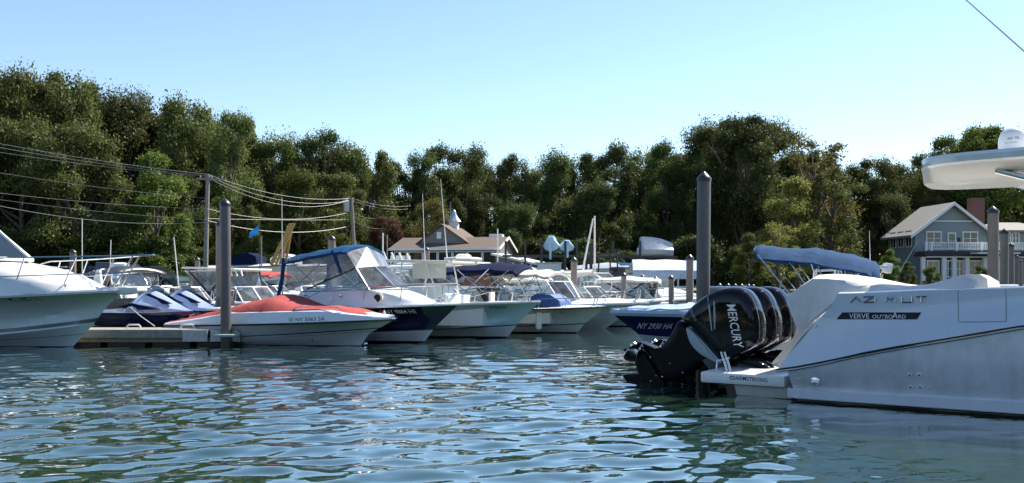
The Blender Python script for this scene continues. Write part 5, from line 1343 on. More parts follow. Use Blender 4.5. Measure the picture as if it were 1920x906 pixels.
# ------------------------------------------------------------------ boats further back
def bg_boat(px, D, hd, label, L=6.5, B=2.4, fs=.7, fb=.9, hull_c=(.66, .67, .66), top=None, topm='white', tz=2.0, ws=True, cons=False, ob=None, rail=False, seats=0, name='moored_boat', tx=.5, tl=2.0, arch=False, curtain=None, band=(.3, .4, .42)):
    H = Hull(L, B, fs, fb, rake=1.0, draft=.4, flare=.18)
    b = boat(name, label, 'boat', px, D, hd, H)
    H.hull(hullmat('moored_hull', hull_c, L, [(.25, .45, 1.4, .035, band), (.03, .03, 1, None, (.02, .02, .03))]), b)
    H.rubrail(M['white'], b, .04); H.deck(M['white'], b, crown=.08, floor=.3, cock=(.3, L*.62))
    x = L*tx
    if cons: console(b, x, .9, .3, 1.1, .9)
    if ws: windshield(b, L*.64, B*.4, (fs+fb)/2+.05, .5, .45, .35, M['alu'], side=1.2, r=.025)
    if top == 't': ttop(b, x, 1.7, .4, tz, tl, topm)
    if top == 'b':
        canopy([arcrow(x-tl*.5, B*.38, tz-.2, tz-.06), arcrow(x-tl*.45, B*.42, tz-.14, tz), arcrow(x, B*.42, tz-.08, tz+.08), arcrow(x+tl*.45, B*.42, tz-.14, tz), arcrow(x+tl*.5, B*.38, tz-.22, tz-.06)], M[topm], b, th=.07, sag=.03)
        struts([[(x-tl*.4, B*.42, tz-.15), (x+.2, B*.44, fs)], [(x+tl*.4, B*.42, tz-.15), (x-.2, B*.44, fs)]], M['steel'], b, .016, 'bimini_frame')
    if top == 'c':
        canopy([arcrow(.3, B*.40, fs+.05, fs+.25), arcrow(L*.3, B*.45, fs+.10, fs+.55), arcrow(L*.55, B*.44, fs+.12, fs+.75), arcrow(L*.75, B*.34, fb, fb+.3), arcrow(L*.93, B*.14, fb, fb+.12)], M[topm], b, 'boat_cover', th=.03)
    if curtain:
        for q in ([[(x-tl*.4, -.85, fs+.25), (x+tl*.35, -.85, fs+.25), (x+tl*.3, -.85, tz-.1), (x-tl*.4, -.85, tz-.1)], [(x+tl*.4, -.8, fs+.25), (x+tl*.4, .8, fs+.25), (x+tl*.3, .8, tz-.1), (x+tl*.3, -.8, tz-.1)]]): panel([q], M['vinyl'], b, 'clear_curtain')
        struts([[(x-tl*.4, .86, tz-.1), (x+tl*.1, .88, fs+.2)], [(x+tl*.3, .86, tz-.1), (x-tl*.1, .88, fs+.2)], [(x+tl*.3, .86, tz-.1), (x+tl*.4, .88, fs+.2)]], M['black'], b, .03, 'curtain_edge')
    if arch:
        mb = MB(); mb.tube([(x, B*.42, fs), (x-.25, B*.42, fs+.9), (x-.4, B*.3, fs+1.2), (x-.4, -B*.3, fs+1.2), (x-.25, -B*.42, fs+.9), (x, -B*.42, fs)], .06, 7); mb.build('radar_arch', M['white'], b)
        mb = MB(); mb.lathe([(.2, fs+1.25), (.28, fs+1.3), (.28, fs+1.42), (.15, fs+1.47)], (x-.4, 0, 0), 12); mb.build('radar', M['white'], b)
    if ob: outboard_small(b, -.2, 0, .5, 1, ob)
    if rail: H.bowrail(M['steel'], b, t0=.6, h=.4, hb=.4, posts=4, mid=False, rise=.3)
    for k in range(seats): seat(b, L*.3, (.4, -.4)[k % 2], .35)
    return b
bg_boat(175, 31, -20, 'white open boat with flat cream T-top seen through the bow rail', top='t', topm='cream', tz=1.95, cons=True, ws=False, ob='white', tl=1.8, tx=.55)
bg_boat(165, 36, -16, 'small boat under a teal cover behind the left bow rail', top='c', topm='teal', tz=1.7, ws=False)
bg_boat(225, 34, -20, 'white boat with bright blue canvas behind the jet skis', top='b', topm='blue', tz=1.85, tl=1.6, cons=True)
bg_boat(278, 29.5, -24, 'open white boat with box seat and short rail just behind the pulpit', ws=False, cons=True, seats=2, rail=True, L=5.5)
bg_boat(372, 28.5, -30, 'white boat with radar arch and black clear-sided dodger', top='b', topm='black', tz=1.98, tl=1.5, tx=.48, arch=True, curtain=True, ob='white', seats=1)
bg_boat(452, 27.3, -26, 'white runabout with tilted windscreen left of the red cover', L=5.6, ob='white', seats=2, rail=True)
bg_boat(500, 30.5, -24, 'small white boat with aluminium-framed windscreen behind the tall grey pile', L=5.8, ob='black', seats=2)
g = bg_boat(602, 30.0, -24, 'white fishing boat with cream hard top and black-edged clear curtains', L=6.8, top='t', topm='cream', tz=1.98, cons=True, ws=True, curtain=True, tl=2.3, tx=.42, ob='black')
for k in range(5):
    mb = MB(); mb.tube([(3.2+k*.22, -.75, 1.92), (3.28+k*.22, -.75, 1.72)], .03, 6); mb.build('rod_holder', M['alu'], g)
bg_boat(618, 38, -18, 'boat with red canvas top behind the clear curtains', top='b', topm='red', tz=1.95, tl=2.0, ob='black')
bg_boat(800, 37, -18, 'boat with dark green canvas behind the cuddy foredeck', top='c', topm='green', ws=False)
bg_boat(770, 33, -20, 'white boat with seats and motors right of the cuddy windscreen', cons=True, seats=2, ws=False, ob='white')
bg_boat(1000, 41, -14, 'white boat with light blue canvas behind the navy bimini', top='b', topm='blue', tz=1.95, tl=2.6, hull_c=(.6, .6, .62))
bg_boat(1105, 39, -14, 'small cream cruiser with low white windscreen behind the tan bimini', hull_c=(.66, .62, .52), arch=False, rail=True)
bg_boat(1160, 45, -14, 'white boat with cream canvas in front of the dark forklift', top='b', topm='tan', tz=1.95, cons=True)
bg_boat(1215, 43, -12, 'white boat with tubular frame left of the tarp shelter', top='t', topm='cream', tz=1.9, cons=True, ws=True, tl=1.6)
bg_boat(1350, 36, -10, 'white boat with clear-sided top half hidden by the tall thick pile', top='b', topm='cream', tz=1.7, tl=2.6, curtain=True, L=7.2)
bg_boat(1300, 46, -8, 'white boat with long cream top under the tarp shelter', top='b', topm='cream', tz=1.75, tl=3.4, L=7)
bg_boat(700, 46, -14, 'white boat moored far behind the cuddy enclosure', top='t', topm='white', tz=2.0, cons=True)
bg_boat(900, 47, -12, 'white cruiser moored below the clubhouse windows', L=7.5, rail=True, arch=True)
bg_boat(540, 43, -14, 'white boat moored far behind the cream hard top', cons=True, ws=True, ob='white')
bg_boat(110, 42, -12, 'white boat moored far behind the left cruiser', top='t', topm='white', cons=True)
mb = MB(); mb.prism([(-.14, 0), (.14, 0), (.13, .8), (.06, 1.1), (-.06, 1.1), (-.13, .8)], -.05, .05, bev=.03)
o = mb.build('upright_board', M['white'], None); o.location = (PX(181, 27), 27, .78); o.rotation_euler = (0, R(4), R(-15)); tag(o, 'white rounded board standing upright behind the bow rail', 'board')
mb = MB(); mb.box((PX(177, 27)+.0, 27.0, .35), (3.4, 1.2, .86), bev=.05); tag(mb.build('dock', M['concrete'], None), 'short pale dock section under the upright board', 'dock')

# ------------------------------------------------------------------ clubhouse
def local_thing(name, label, cat, px, D, yaw, z):
    return thing(name, label, cat, (PX(px, D), D, z), R(yaw))
c = local_thing('clubhouse', 'low grey shingled clubhouse with brown roofs and a small cupola', 'building', 834, 64, -11, 1.0)
W2 = 3.75; DP = 6.0; EV = 2.85; RG = 3.72
mb = MB(); mb.box((0, DP/2, EV/2), (W2*2, DP, EV)); mb.prism([(-W2, EV), (W2, EV), (0, EV+.01)], .1, .12)
mb.face([(W2, 0, EV), (W2, DP, EV), (W2, DP/2, RG+.1)]); mb.face([(-W2, 0, EV), (-W2, DP, EV), (-W2, DP/2, RG+.1)])
mb.build('wall', M['shingle'], c, smooth=False)
mb = MB(); ov = .35
mb.loft([[(x, -ov, EV-.06), (x, -ov, EV+.06), (x, DP/2, RG+.12), (x, DP+ov, EV+.06), (x, DP+ov, EV-.06), (x, DP/2, RG)] for x in (-W2-.3, W2+.25)], closed=True, cap0=True, cap1=True)
rf = mb.build('roof', M['roof'], c, smooth=False)
mb = MB(); mb.box((0, -ov-.03, EV-.0), (W2*2+.6, .05, .16))
for sg in (1,):
    for a, d in (((-ov-.02, EV+.02), (DP/2, RG+.09)), ((DP/2, RG+.09), (DP+ov, EV+.02))):
        mb.loft([[(W2+.26, a[0], a[1]-.12), (W2+.31, a[0], a[1]-.12), (W2+.31, a[0], a[1]+.06), (W2+.26, a[0], a[1]+.06)], [(W2+.26, d[0], d[1]-.12), (W2+.31, d[0], d[1]-.12), (W2+.31, d[0], d[1]+.06), (W2+.26, d[0], d[1]+.06)]], closed=True, cap0=True, cap1=True)
mb.build('fascia', M['trim'], rf, smooth=False)
# cross gable on top
g0, g1, ap = -2.3, 1.35, 4.62
gx = -.55; gz = 3.35
mb = MB(); mb.prism([(g0, 2.9), (g1, 2.9), (g1, gz), (gx, ap-.06), (g0, gz)], 1.2, 7.0); mb.build('gable_wall', M['shingle'], c, smooth=False)
mb = MB()
mb.loft([[(g0-.25, y, gz-.22), (gx, y, ap), (g1+.25, y, gz-.22), (g1+.25, y, gz-.10), (gx, y, ap+.12), (g0-.25, y, gz-.10)] for y in (1.0, 7.2)], closed=True, cap0=True, cap1=True); mb.build('gable_roof', M['roof'], c, smooth=False)
mb = MB(); mb.box((-.75, 1.17, 3.9), (.34, .05, .48)); mb.build('gable_vent', M['trim'], c, smooth=False)
mb = MB(); mb.box((gx+.1, 4.3, 4.8), (.62, .62, .62)); cu = mb.build('cupola', M['trim'], c, smooth=False)
mb = MB(); mb.lathe([(.55, 5.08), (.50, 5.16), (.30, 5.40), (.20, 5.62), (.13, 5.86), (.02, 6.0)], (gx+.1, 4.3, 0), 8); mb.build('cupola_roof', mat('cupola_metal', (.42, .50, .56), .35, .4), cu, ang=20)
for k in range(7):
    x = -W2+.55+k*1.08; mb = MB(); mb.box((x, -.02, 2.05), (.90, .06, 1.15)); f = mb.build('window', M['dark_glass'], c, smooth=False)
    mb = MB()
    for dx in (-.49, .49): mb.box((x+dx, -.05, 2.05), (.07, .08, 1.3))
    mb.box((x, -.05, 2.67), (1.0, .08, .07)); mb.box((x, -.05, 1.43), (1.0, .08, .07)); mb.build('window_frame', M['trim'], f, smooth=False)
for k in range(3):
    y = 1.0+k*1.6; mb = MB(); mb.box((W2+.02, y, 1.9), (.06, 1.0, 1.2)); f = mb.build('window', M['dark_glass'], c, smooth=False)
    mb = MB()
    for dy in (-.53, 0, .53): mb.box((W2+.05, y+dy, 1.9), (.08, .07, 1.3))
    mb.box((W2+.05, y, 2.53), (.08, 1.12, .07)); mb.box((W2+.05, y, 1.27), (.08, 1.12, .07)); mb.build('window_frame', M['trim'], f, smooth=False)
mb = MB(); mb.tube([(gx, 3.6, 4.4), (gx, 3.6, 6.5)], .03); mb.build('roof_aerial', M['wire'], c)
mb = MB(); mb.box((W2-.9, DP/2+1.2, RG+.1), (1.0, .8, .55), bev=.05); mb.build('roof_vent', M['alu'], c)
# lean-to wing on the right
wg = local_thing('sunroom', 'white-framed sloping sunroom at the right end of the clubhouse', 'building', 962, 61, -22, 1.0)
mb = MB(); mb.prism([(-1.3, 0), (1.5, 0), (1.5, 1.75), (-1.3, 2.35)], 0, 3); mb.build('wall', M['shingle'], wg, smooth=False)
mb = MB(); mb.prism([(-1.5, 2.36), (1.8, 1.66), (1.8, 1.78), (-1.5, 2.50)], -.3, 3.3); mb.build('roof', M['trim'], wg, smooth=False)
for k in range(4):
    x = -.95+k*.65; mb = MB(); mb.box((x, -.03, 1.25), (.5, .05, 1.0)); f = mb.build('window', M['dark_glass'], wg, smooth=False)
    mb = MB(); mb.box((x-.3, -.05, 1.25), (.09, .09, 1.2)); mb.box((x+.3, -.05, 1.25), (.09, .09, 1.2)); mb.build('window_frame', M['trim'], f, smooth=False)

# ------------------------------------------------------------------ blue-grey house on the right
D0 = 90
h = local_thing('house', 'two-storey blue-grey gabled house with white balcony and brick chimney', 'house', 1783, D0, 4, 1.1)
sc = D0/F
HWd = 70*sc; EVz = ZZ(436, D0)-1.1; APz = ZZ(384, D0)-1.1; DPh = 5.4; FLz = ZZ(470, D0)-1.1
mb = MB(); mb.prism([(-HWd, 0), (HWd, 0), (HWd, EVz), (0, APz-.1), (-HWd, EVz)], 0, DPh); mb.build('wall', M['bluegrey'], h, smooth=False)
mb = MB(); e = .7; sl = (APz-EVz)/HWd
mb.loft([[(-HWd-e, y, EVz-e*sl), (0, y, APz), (HWd+e, y, EVz-e*sl), (HWd+e, y, EVz-e*sl+.22), (0, y, APz+.22), (-HWd-e, y, EVz-e*sl+.22)] for y in (-.6, DPh+.4)], closed=True, cap0=True, cap1=True)
rf = mb.build('roof', M['greyroof'], h, smooth=False)
mb = MB()
for sg in (1, -1):
    mb.loft([[(sg*(HWd+e+.03), y, EVz-e*sl-.12), (0, y, APz-.08), (0, y, APz+.24), (sg*(HWd+e+.03), y, EVz-e*sl+.24)] for y in (-.70, -.61)], closed=True, cap0=True, cap1=True)
mb.box((0, -.10, ZZ(415, D0)-1.1), (HWd*1.15, .16, .12)); mb.build('barge_board', M['trim'], rf, smooth=False)
def win(parent, x, y, z, w_, hh, bars=2, name='window', nx=(0, -1)):
    mb = MB(); mb.box((x, y-.02, z), (w_, .05, hh)); f = mb.build(name, M['dark_glass'], parent, smooth=False)
    mb = MB()
    for dx in [-w_/2+w_*i/bars for i in range(bars+1)]: mb.box((x+dx, y-.055, z), (.12 if abs(dx) > w_*.49 else .09, .06, hh+.14))
    for dz in (-hh/2, 0, hh/2): mb.box((x, y-.065, z+dz), (w_+.14, .05, .13 if dz else .05))
    mb.build('window_frame', M['trim'], f, smooth=False)
zx = lambda px: (px-1783)*sc
wz = ZZ(447.5, D0)-1.1
win(h, zx(1749), 0, wz, 28*sc, 25*sc); win(h, zx(1820), 0, wz, 28*sc, 25*sc)
win(h, zx(1784), 0, wz-.25, 14*sc, 30*sc, 1, 'balcony_door')
mb = MB(); mb.box((zx(1798), -.08, wz-.1), (.18, .16, .4)); mb.build('wall_lamp', M['black'], h, smooth=False)
# balcony: porch roof, deck and balustrade
BX0, BX1 = zx(1717), zx(1925); by = -1.7
mb = MB(); mb.prism([(BX0-.4, FLz-.55), (BX1+.3, FLz-.55), (BX1+.3, FLz-.12), (BX0-.1, FLz-.12)], by-.4, -.02); mb.build('porch_roof', mat('dark_porch_roof', (.035, .035, .04), .8, var=.3), h, smooth=False)
mb = MB(); mb.box(((BX0+BX1)/2, by, FLz+.70), (BX1-BX0, .10, .10)); mb.box(((BX0+BX1)/2, by, FLz+.08), (BX1-BX0, .08, .08))
nb_ = int((BX1-BX0)/.17)
for i in range(nb_+1): mb.box((BX0+(BX1-BX0)*i/nb_, by, FLz+.38), (.06, .06, .55))
for px in (1717, 1727, 1775, 1823, 1871, 1922): mb.box((zx(px), by, FLz+.35), (.18, .18, .9))
mb.build('balustrade', M['trim'], h, smooth=False)
GZ = ZZ(502, D0)-1.1
mb = MB(); mb.box(((BX0+BX1)/2, -.85, FLz-.68), (BX1-BX0, 1.9, .16))
for px in (1712, 1752, 1771, 1796, 1830, 1860, 1890): mb.box((zx(px), by+.1, (FLz-.7)/2), (.42, .3, FLz-.7))
mb.build('porch_frame', M['trim'], h, smooth=False)
for px, ww in ((1733, 22), (1761.5, 13), (1783, 15), (1813, 24), (1845, 18), (1875, 18)): win(h, zx(px), by+.3, GZ-.15, ww*sc, 30*sc, 2)
mb = MB(); mb.box((zx(1836), by-1.0, FLz-.35), (4.2, 1.6, .14), ry=R(0)); mb.build('awning', M['trim'], h, smooth=False)
for k, dy in enumerate((1.1, 2.7, 4.3)):
    mb = MB(); mb.box((-HWd-.02, dy, wz), (.05, 1.0, 1.5)); f = mb.build('window', M['dark_glass'], h, smooth=False)
    mb = MB()
    for q in (-.55, 0, .55): mb.box((-HWd-.05, dy+q, wz), (.06, .1, 1.65))
    mb.box((-HWd-.05, dy, wz+.78), (.06, 1.2, .12)); mb.box((-HWd-.05, dy, wz-.78), (.06, 1.2, .12)); mb.build('window_frame', M['trim'], f, smooth=False)
mb = MB(); cx_ = PX(1838, D0+4)-PX(1783, D0); mb.box((cx_, 4.0, ZZ(402, D0+4)-1.1), (25*sc, 1.0, 3.4)); ck = mb.build('chimney', M['brick'], h, smooth=False)
mb = MB(); mb.box((cx_, 4.0, ZZ(383, D0+4)-1.1), (20*sc, .85, .35)); mb.build('chimney_cap', M['darksteel'], ck, smooth=False)
# right wing with a hipped roof
RW0, RW1 = zx(1868), zx(1990); rz = ZZ(433, D0)-1.1; ra = ZZ(413, D0)-1.1
mb = MB(); mb.box(((RW0+RW1)/2, 3.5, rz/2), (RW1-RW0, 6.5, rz)); mb.build('wing_wall', M['bluegrey'], h, smooth=False)
mb = MB(); mx_ = (RW0+zx(1945))/2; mb.loft([[(RW0-.6, -.4, rz-.1), (RW1+.6, -.4, rz-.1), (RW1+.6, 7.4, rz-.1), (RW0-.6, 7.4, rz-.1)], [(RW0-.6, -.4, rz+.08), (RW1+.6, -.4, rz+.08), (RW1+.6, 7.4, rz+.08), (RW0-.6, 7.4, rz+.08)], [(mx_, 3, ra), (RW1-2, 3, ra), (RW1-2, 4, ra), (mx_, 4, ra)]], closed=True, cap0=True, cap1=True); mb.build('wing_roof', M['greyroof'], h, smooth=False)
for px in (1895, 1912): win(h, zx(px), .25, ZZ(446, D0)-1.1, 13*sc, 20*sc, 2)

# ------------------------------------------------------------------ utility poles and overhead wires
def upole(px, topy, D, lean, label, arm):
    z1 = ZZ(topy, D); t = thing('utility_pole', label, 'utility pole', (PX(px, D), D, 1.0), 0)
    mb = MB(); mb.tube([(0, 0, -.5), (lean*.5, 0, (z1-1)*.5), (lean, 0, z1-1)], [.15, .13, .11], 10); mb.build('shaft', M['pole'], t)
    if arm:
        mb = MB(); mb.box((lean+.1, 0, z1-1.25), (1.5, .1, .12), rz=R(20)); mb.build('crossarm', M['pole'], t)
        for dx in (-.5, .1, .7):
            mb = MB(); mb.lathe([(.04, 0), (.06, .05), (.04, .12), (.02, .16)], (lean+.1+dx*math.cos(R(20)), dx*math.sin(R(20)), z1-1.18), 8); mb.build('insulator', M['grey'], t)
    else:
        mb = MB(); mb.lathe([(.22, 0), (.24, .1), (.24, .75), (.1, .85)], (lean-.32, -.1, z1-2.0), 12); mb.build('transformer', M['galv'], t)
    return t
upole(384, 328, 52.5, .18, 'tall weathered utility pole with crossarm left of the tall grey pile', True)
upole(668, 371, 64, -.35, 'leaning utility pole with transformer above the blue canvas', False)
def wire(p, q, sag, r, label, grp):
    mb = MB(); n = 14
    mb.tube([p.lerp(q, i/n)-Vector((0, 0, 4*sag*(i/n)*(1-i/n))) for i in range(n+1)], r*.5, 5)
    tag(mb.build('overhead_wire', M['wire'], None), label, 'wire', grp)
WL = 'overhead wires'
for a, yb, r, lb in ((258, 327, .022, 'topmost overhead wire coming in from the left to the first pole'), (266, 330, .022, 'second overhead wire from the top left of the first pole'), (276, 331, .018, 'third overhead wire from the top left of the first pole'), (314, 372, .016, 'thin single wire midway up left of the first pole'),
                   (355, 392, .022, 'fourth lower wire left of the first pole'), (366, 412, .016, 'thin lower wire just above the thick cable left of the first pole'), (373, 417, .034, 'thick sagging lowest cable left of the first pole')):
    wire(P(-60, a, 46), P(390, yb, 52.4), .16 if r < .03 else .5, r, lb, WL)
for a, yb, sg, r, lb in ((327, 372, .55, .018, 'topmost wire spanning between the two utility poles'), (330, 376, .75, .018, 'second wire spanning between the two utility poles'), (333, 375, 1.0, .018, 'third wire with deeper sag between the two utility poles'), (392, 398, .55, .02, 'upper of the low wires between the two utility poles'), (410, 412, .05, .016, 'straight low wire between the two utility poles'), (414, 424, .55, .03, 'thick low cable sagging between the two utility poles')):
    wire(P(390, a, 52.4), P(657, yb, 64), sg, r, lb, WL)
for a, px, yb, D2, lb in ((372, 770, 386, 72, 'upper wire running right from the leaning pole into the trees'), (376, 765, 392, 72, 'second wire running right from the leaning pole'), (398, 725, 408, 74, 'short lower wire right of the leaning pole'), (412, 720, 428, 70, 'lowest service wire dropping right of the leaning pole')):
    wire(P(660, a, 64), P(px, yb, D2), .25, .018, lb, WL)

# ------------------------------------------------------------------ yard: racks, wrapped boats, shelter, forklift, container, cars, masts
rk = thing('boat_rack', 'long dark steel boat rack in front of the wood', 'boat rack', (PX(1075, 60), 60, 1.0))
def rx(px): return (px-1075)/F*60
zt = ZZ(480, 60)-1.0
mb = MB(); mb.box((rx(1072), 0, zt), (rx(1205)-rx(945), .18, .14)); mb.box((rx(1072), 1.8, zt), (rx(1205)-rx(945), .18, .14)); mb.build('beam', M['darksteel'], rk, smooth=False)
for px in (948, 985, 1016, 1060, 1082, 1110, 1150, 1200):
    mb = MB()
    mb.box((rx(px), 0, zt/2+.5), (.14, .14, zt+1.0))
    mb.box((rx(px), 1.8, zt/2), (.14, .14, zt)); mb.box((rx(px), .9, zt+.02), (.12, 1.8, .12)); mb.build('upright', M['darksteel'], rk, smooth=False)
def wrapped(px, y0, y1, D, hd, wpx, label, m, L=5.5):
    zk = ZZ(y1, D); H_ = (y1-y0)/F*D; wd = wpx/F*D
    t = thing('wrapped_boat', label, 'boat', (PX(px, D), D, zk), R(hd))
    rows = []
    for x, w_, zz in ((-.1, .60, .92), (0, .72, 1.0), (L*.3, .62, .98), (L*.6, .55, .92), (L*.85, .35, .8), (L, .05, .7)):
        k = 1 if x < L*.5 else 1-(x-L*.5)/(L*.5)*.6
        rows.append([(x, wd*.5*w_*.42*k, H_*zz), (x, wd*.5*w_*.75*k, H_*(zz-.2)), (x, wd*.5*k*1.0, H_*.42), (x, wd*.5*k*.8, H_*.22), (x, wd*.06, H_*.05), (x, -wd*.06, H_*.05), (x, -wd*.5*k*.8, H_*.22), (x, -wd*.5*k, H_*.42), (x, -wd*.5*w_*.75*k, H_*(zz-.2)), (x, -wd*.5*w_*.42*k, H_*zz)])
    mb = MB(); mb.loft(rows, closed=True, cap0=True, cap1=True); mb.build('wrap', M[m], t, ang=30)
    mb = MB(); mb.box((-.2, 0, H_*.05), (.25, wd*.14, H_*.9), bev=.04); mb.build('outboard_cover', M[m], t)
    mb = MB(); mb.prism([(.2, -.05), (L*.7, -.05), (L*.75, H_*.06), (.2, H_*.06)], -wd*.1, wd*.1); mb.build('keel', M['blackmatte'], t)
    return t
wrapped(1033, 442, 474, 60.2, 80, 30, 'larger pale blue shrink-wrapped boat on top of the rack', 'wrap', 3)
wrapped(1063, 450, 474, 60.2, 95, 28, 'smaller pale blue shrink-wrapped boat on top of the rack', 'wrap', 3)
t = wrapped(1203, 444, 486, 62, 8, 34, 'long white shrink-wrapped boat on stands above the tarp shelter', 'wrapw', 2.2)
st = thing('boat_stand', 'dark steel stand holding the long white wrapped boat', 'boat stand', (PX(1225, 62), 62, 1.0))
for dx in (-.9, .9):
    mb = MB(); zz = ZZ(484, 62)-1.0; mb.tube([(dx-.4, 0, 0), (dx, 0, zz)], .07); mb.tube([(dx+.4, 0, 0), (dx, 0, zz)], .07); mb.tube([(dx, .9, 0), (dx, .9, zz)], .07); mb.build('stand_frame', M['darksteel'], st)
mb = MB(); mb.box((0, .3, ZZ(484, 62)-.95), (3.2, 1.2, .14)); mb.build('cross_beam', M['darksteel'], st)
# small boats lying on the rack's lower tier
for k, (px, m, lb) in enumerate(((960, 'white', 'white open boat stored low on the rack beside the sunroom'), (1100, 'wrapw', 'upturned pale boat stored under the rack beam'), (1172, 'navy', 'dark-covered boat stored at the right end of the rack'), (1125, 'blue', 'blue-covered boat stored in the middle of the rack'))):
    H = Hull(4.6, 1.9, .7, .85, rake=.8, draft=.2); t = thing('stored_boat', lb, 'boat', (PX(px-25, 59), 59, 1.35+.3*(k % 2)), R(-10))
    H.hull(M['white'], t); H.rubrail(M['grey'], t); canopy([arcrow(.1, .9, .72, .95), arcrow(2.2, .95, .76, 1.15), arcrow(3.6, .6, .85, 1.05), arcrow(4.5, .1, .88, .92)], M[m], t, 'boat_cover')
cn = thing('container', 'plain white storage container below the wrapped boats', 'container', (PX(1030, 58), 58, 1.0), R(-3))
mb = MB(); mb.box((0, 1.2, .85), (44/F*58, 2.4, 1.75))
mb.build('body', mat('white_container_paint', (.62, .63, .62), .6, var=.08, dirt=.3), cn, smooth=False)
for i in range(9):
    pass
mb = MB(); [mb.box((-.72+i*.18, -.02, .85), (.05, .05, 1.6)) for i in range(9)]; mb.build('rib', M['alu'], cn, smooth=False)
mb = MB(); mb.box((0, 1.2, 1.76), (44/F*58+.1, 2.5, .08)); mb.build('roof', M['galv'], cn, smooth=False)
# tarp shelter
sh = thing('boat_shelter', 'long shelter of pale blue tarp with hanging strips on its side', 'shelter', (PX(1250, 50), 50, 0), R(0))
def sx(px): return (px-1250)/F*50
z1, z2, z3 = ZZ(487, 50), ZZ(507, 50), ZZ(523, 50)
mb = MB(); rows = []
for px in (1186, 1205, 1225, 1250, 1275, 1300, 1320):
    j_ = .05*math.sin(px*.7); rows.append([(sx(px), -.2, z2+j_*.4), (sx(px+3), .6, (z1+z2)/2+.05+j_), (sx(px+6), 1.5, z1+j_), (sx(px+6), 3.2, z2), (sx(px+6), 3.2, z2-.05), (sx(px+6), 1.5, z1-.05+j_), (sx(px+3), .6, (z1+z2)/2+j_), (sx(px), -.2, z2-.05+j_*.4)])
mb.loft(rows, closed=True, cap0=True, cap1=True); mb.build('tarp_roof', M['tarp'], sh, ang=40)
for k, px in enumerate(range(1188, 1320, 5)):
    mb = MB(); mb.box((sx(px), -.2+.03*(k % 2), (z2+z3)/2-.04), (.13, .015, z2-z3-.06), rz=R(8*(-1)**k)); mb.build('hanging_strip', M['tarp'], sh, smooth=False)
for px in (1188, 1240, 1290, 1318):
    mb = MB(); mb.tube([(sx(px), 0, -2.0), (sx(px), 0, z2-.05)], .05); mb.tube([(sx(px), 3, -2.0), (sx(px), 3, z2-.05)], .05); mb.tube([(sx(px), 0, z2-.1), (sx(px), 3, z2-.1)], .04); mb.build('post', M['alu'], sh)
# forklift seen as a dark shape
fk = thing('boat_forklift', 'dark marina forklift with cab roof and tall lifting mast', 'forklift', (PX(1137, 55), 55, 1.0), R(15))
mb = MB(); mb.box((0, 0, .75), (1.9, 1.3, .8), bev=.08); mb.box((.7, 0, 1.1), (.6, 1.25, .7), bev=.08); mb.build('body', M['darksteel'], fk)
mb = MB(); mb.box((-.1, 0, 2.22), (1.5, 1.3, .09), bev=.02)
for x in (-.75, .5):
    for y in (-.6, .6): mb.tube([(x, y, 1.1), (x*.9, y, 2.2)], .05)
mb.build('cab_frame', M['black'], fk)
mb = MB()
for y in (-.4, .4): mb.box((-1.15, y, 1.4), (.12, .12, 2.8))
mb.box((-1.15, 0, 2.7), (.1, .9, .1)); mb.box((-1.2, 0, .9), (.1, 1.3, .3)); mb.build('mast', M['darksteel'], fk, smooth=False)
for x in (-.7, .75):
    for y in (-.6, .6):
        mb = MB(); mb.lathe([(.2, -.14), (.36, -.12), (.4, 0), (.36, .12), (.2, .14)], (x, y, .4), 16, axis='Y'); mb.build('wheel', M['rubber'], fk)
# cars parked at the left
def car(px, D, label, c, yaw, suv=False):
    t = thing('parked_car', label, 'car', (PX(px, D), D, 1.0), R(yaw), 'cars parked behind the left boats')
    hh = 1.7 if suv else 1.45; pm = mat('car_paint', c, .2, .3, coat=.9)
    mb = MB(); rows = []
    for y, k in ((-.88, .93), (-.84, 1), (.84, 1), (.88, .93)):
        rows.append([(x*k, y, z) for x, z in ((-2.2, .35), (-2.25, .75), (-2.0, .95), (-1.2, 1.0), (1.0, 1.0), (2.0, .85), (2.2, .6), (2.15, .35))])
    mb.loft(rows, closed=True, cap0=True, cap1=True); mb.build('body', pm, t, ang=40)
    mb = MB(); mb.loft([[(x, y*.92 if z < hh-.1 else y*.75, z) for x, z in ((-1.9 if suv else -1.5, .98), (-1.75 if suv else -.9, hh-.06), (.2, hh-.04), (1.0, .98))] for y in (-.84, .84)], closed=True, cap0=True, cap1=True); mb.build('glasshouse', M['dark_glass'], t, smooth=False)
    mb = MB(); mb.box((-.75 if suv else -.35, 0, hh-.01), (2.0 if suv else 1.25, 1.3, .07), bev=.02); mb.build('roof', pm, t)
    for x in (-1.4, 1.4):
        for sg in (-1, 1):
            mb = MB(); mb.lathe([(.2, -.1), (.32, -.1), (.34, 0), (.32, .1), (.2, .1)], (x, sg*.82, .34), 16, axis='Y'); w_ = mb.build('wheel', M['rubber'], t)
            mb = MB(); mb.lathe([(.19, -.105), (.05, -.115), (.05, .115), (.19, .105)], (x, sg*.82, .34), 12, axis='Y'); mb.build('rim', M['galv'], w_)
    return t
car(238, 54.5, 'black suv parked behind the jet skis', (.012, .012, .014), -20, True)
car(292, 55.5, 'dark teal saloon car parked right of the black suv', (.03, .07, .08), -15)
car(120, 55, 'white car parked far left behind the bow rail', (.6, .6, .6), 10)
car(200, 56, 'blue car parked left of the black suv', (.02, .05, .25), 15)
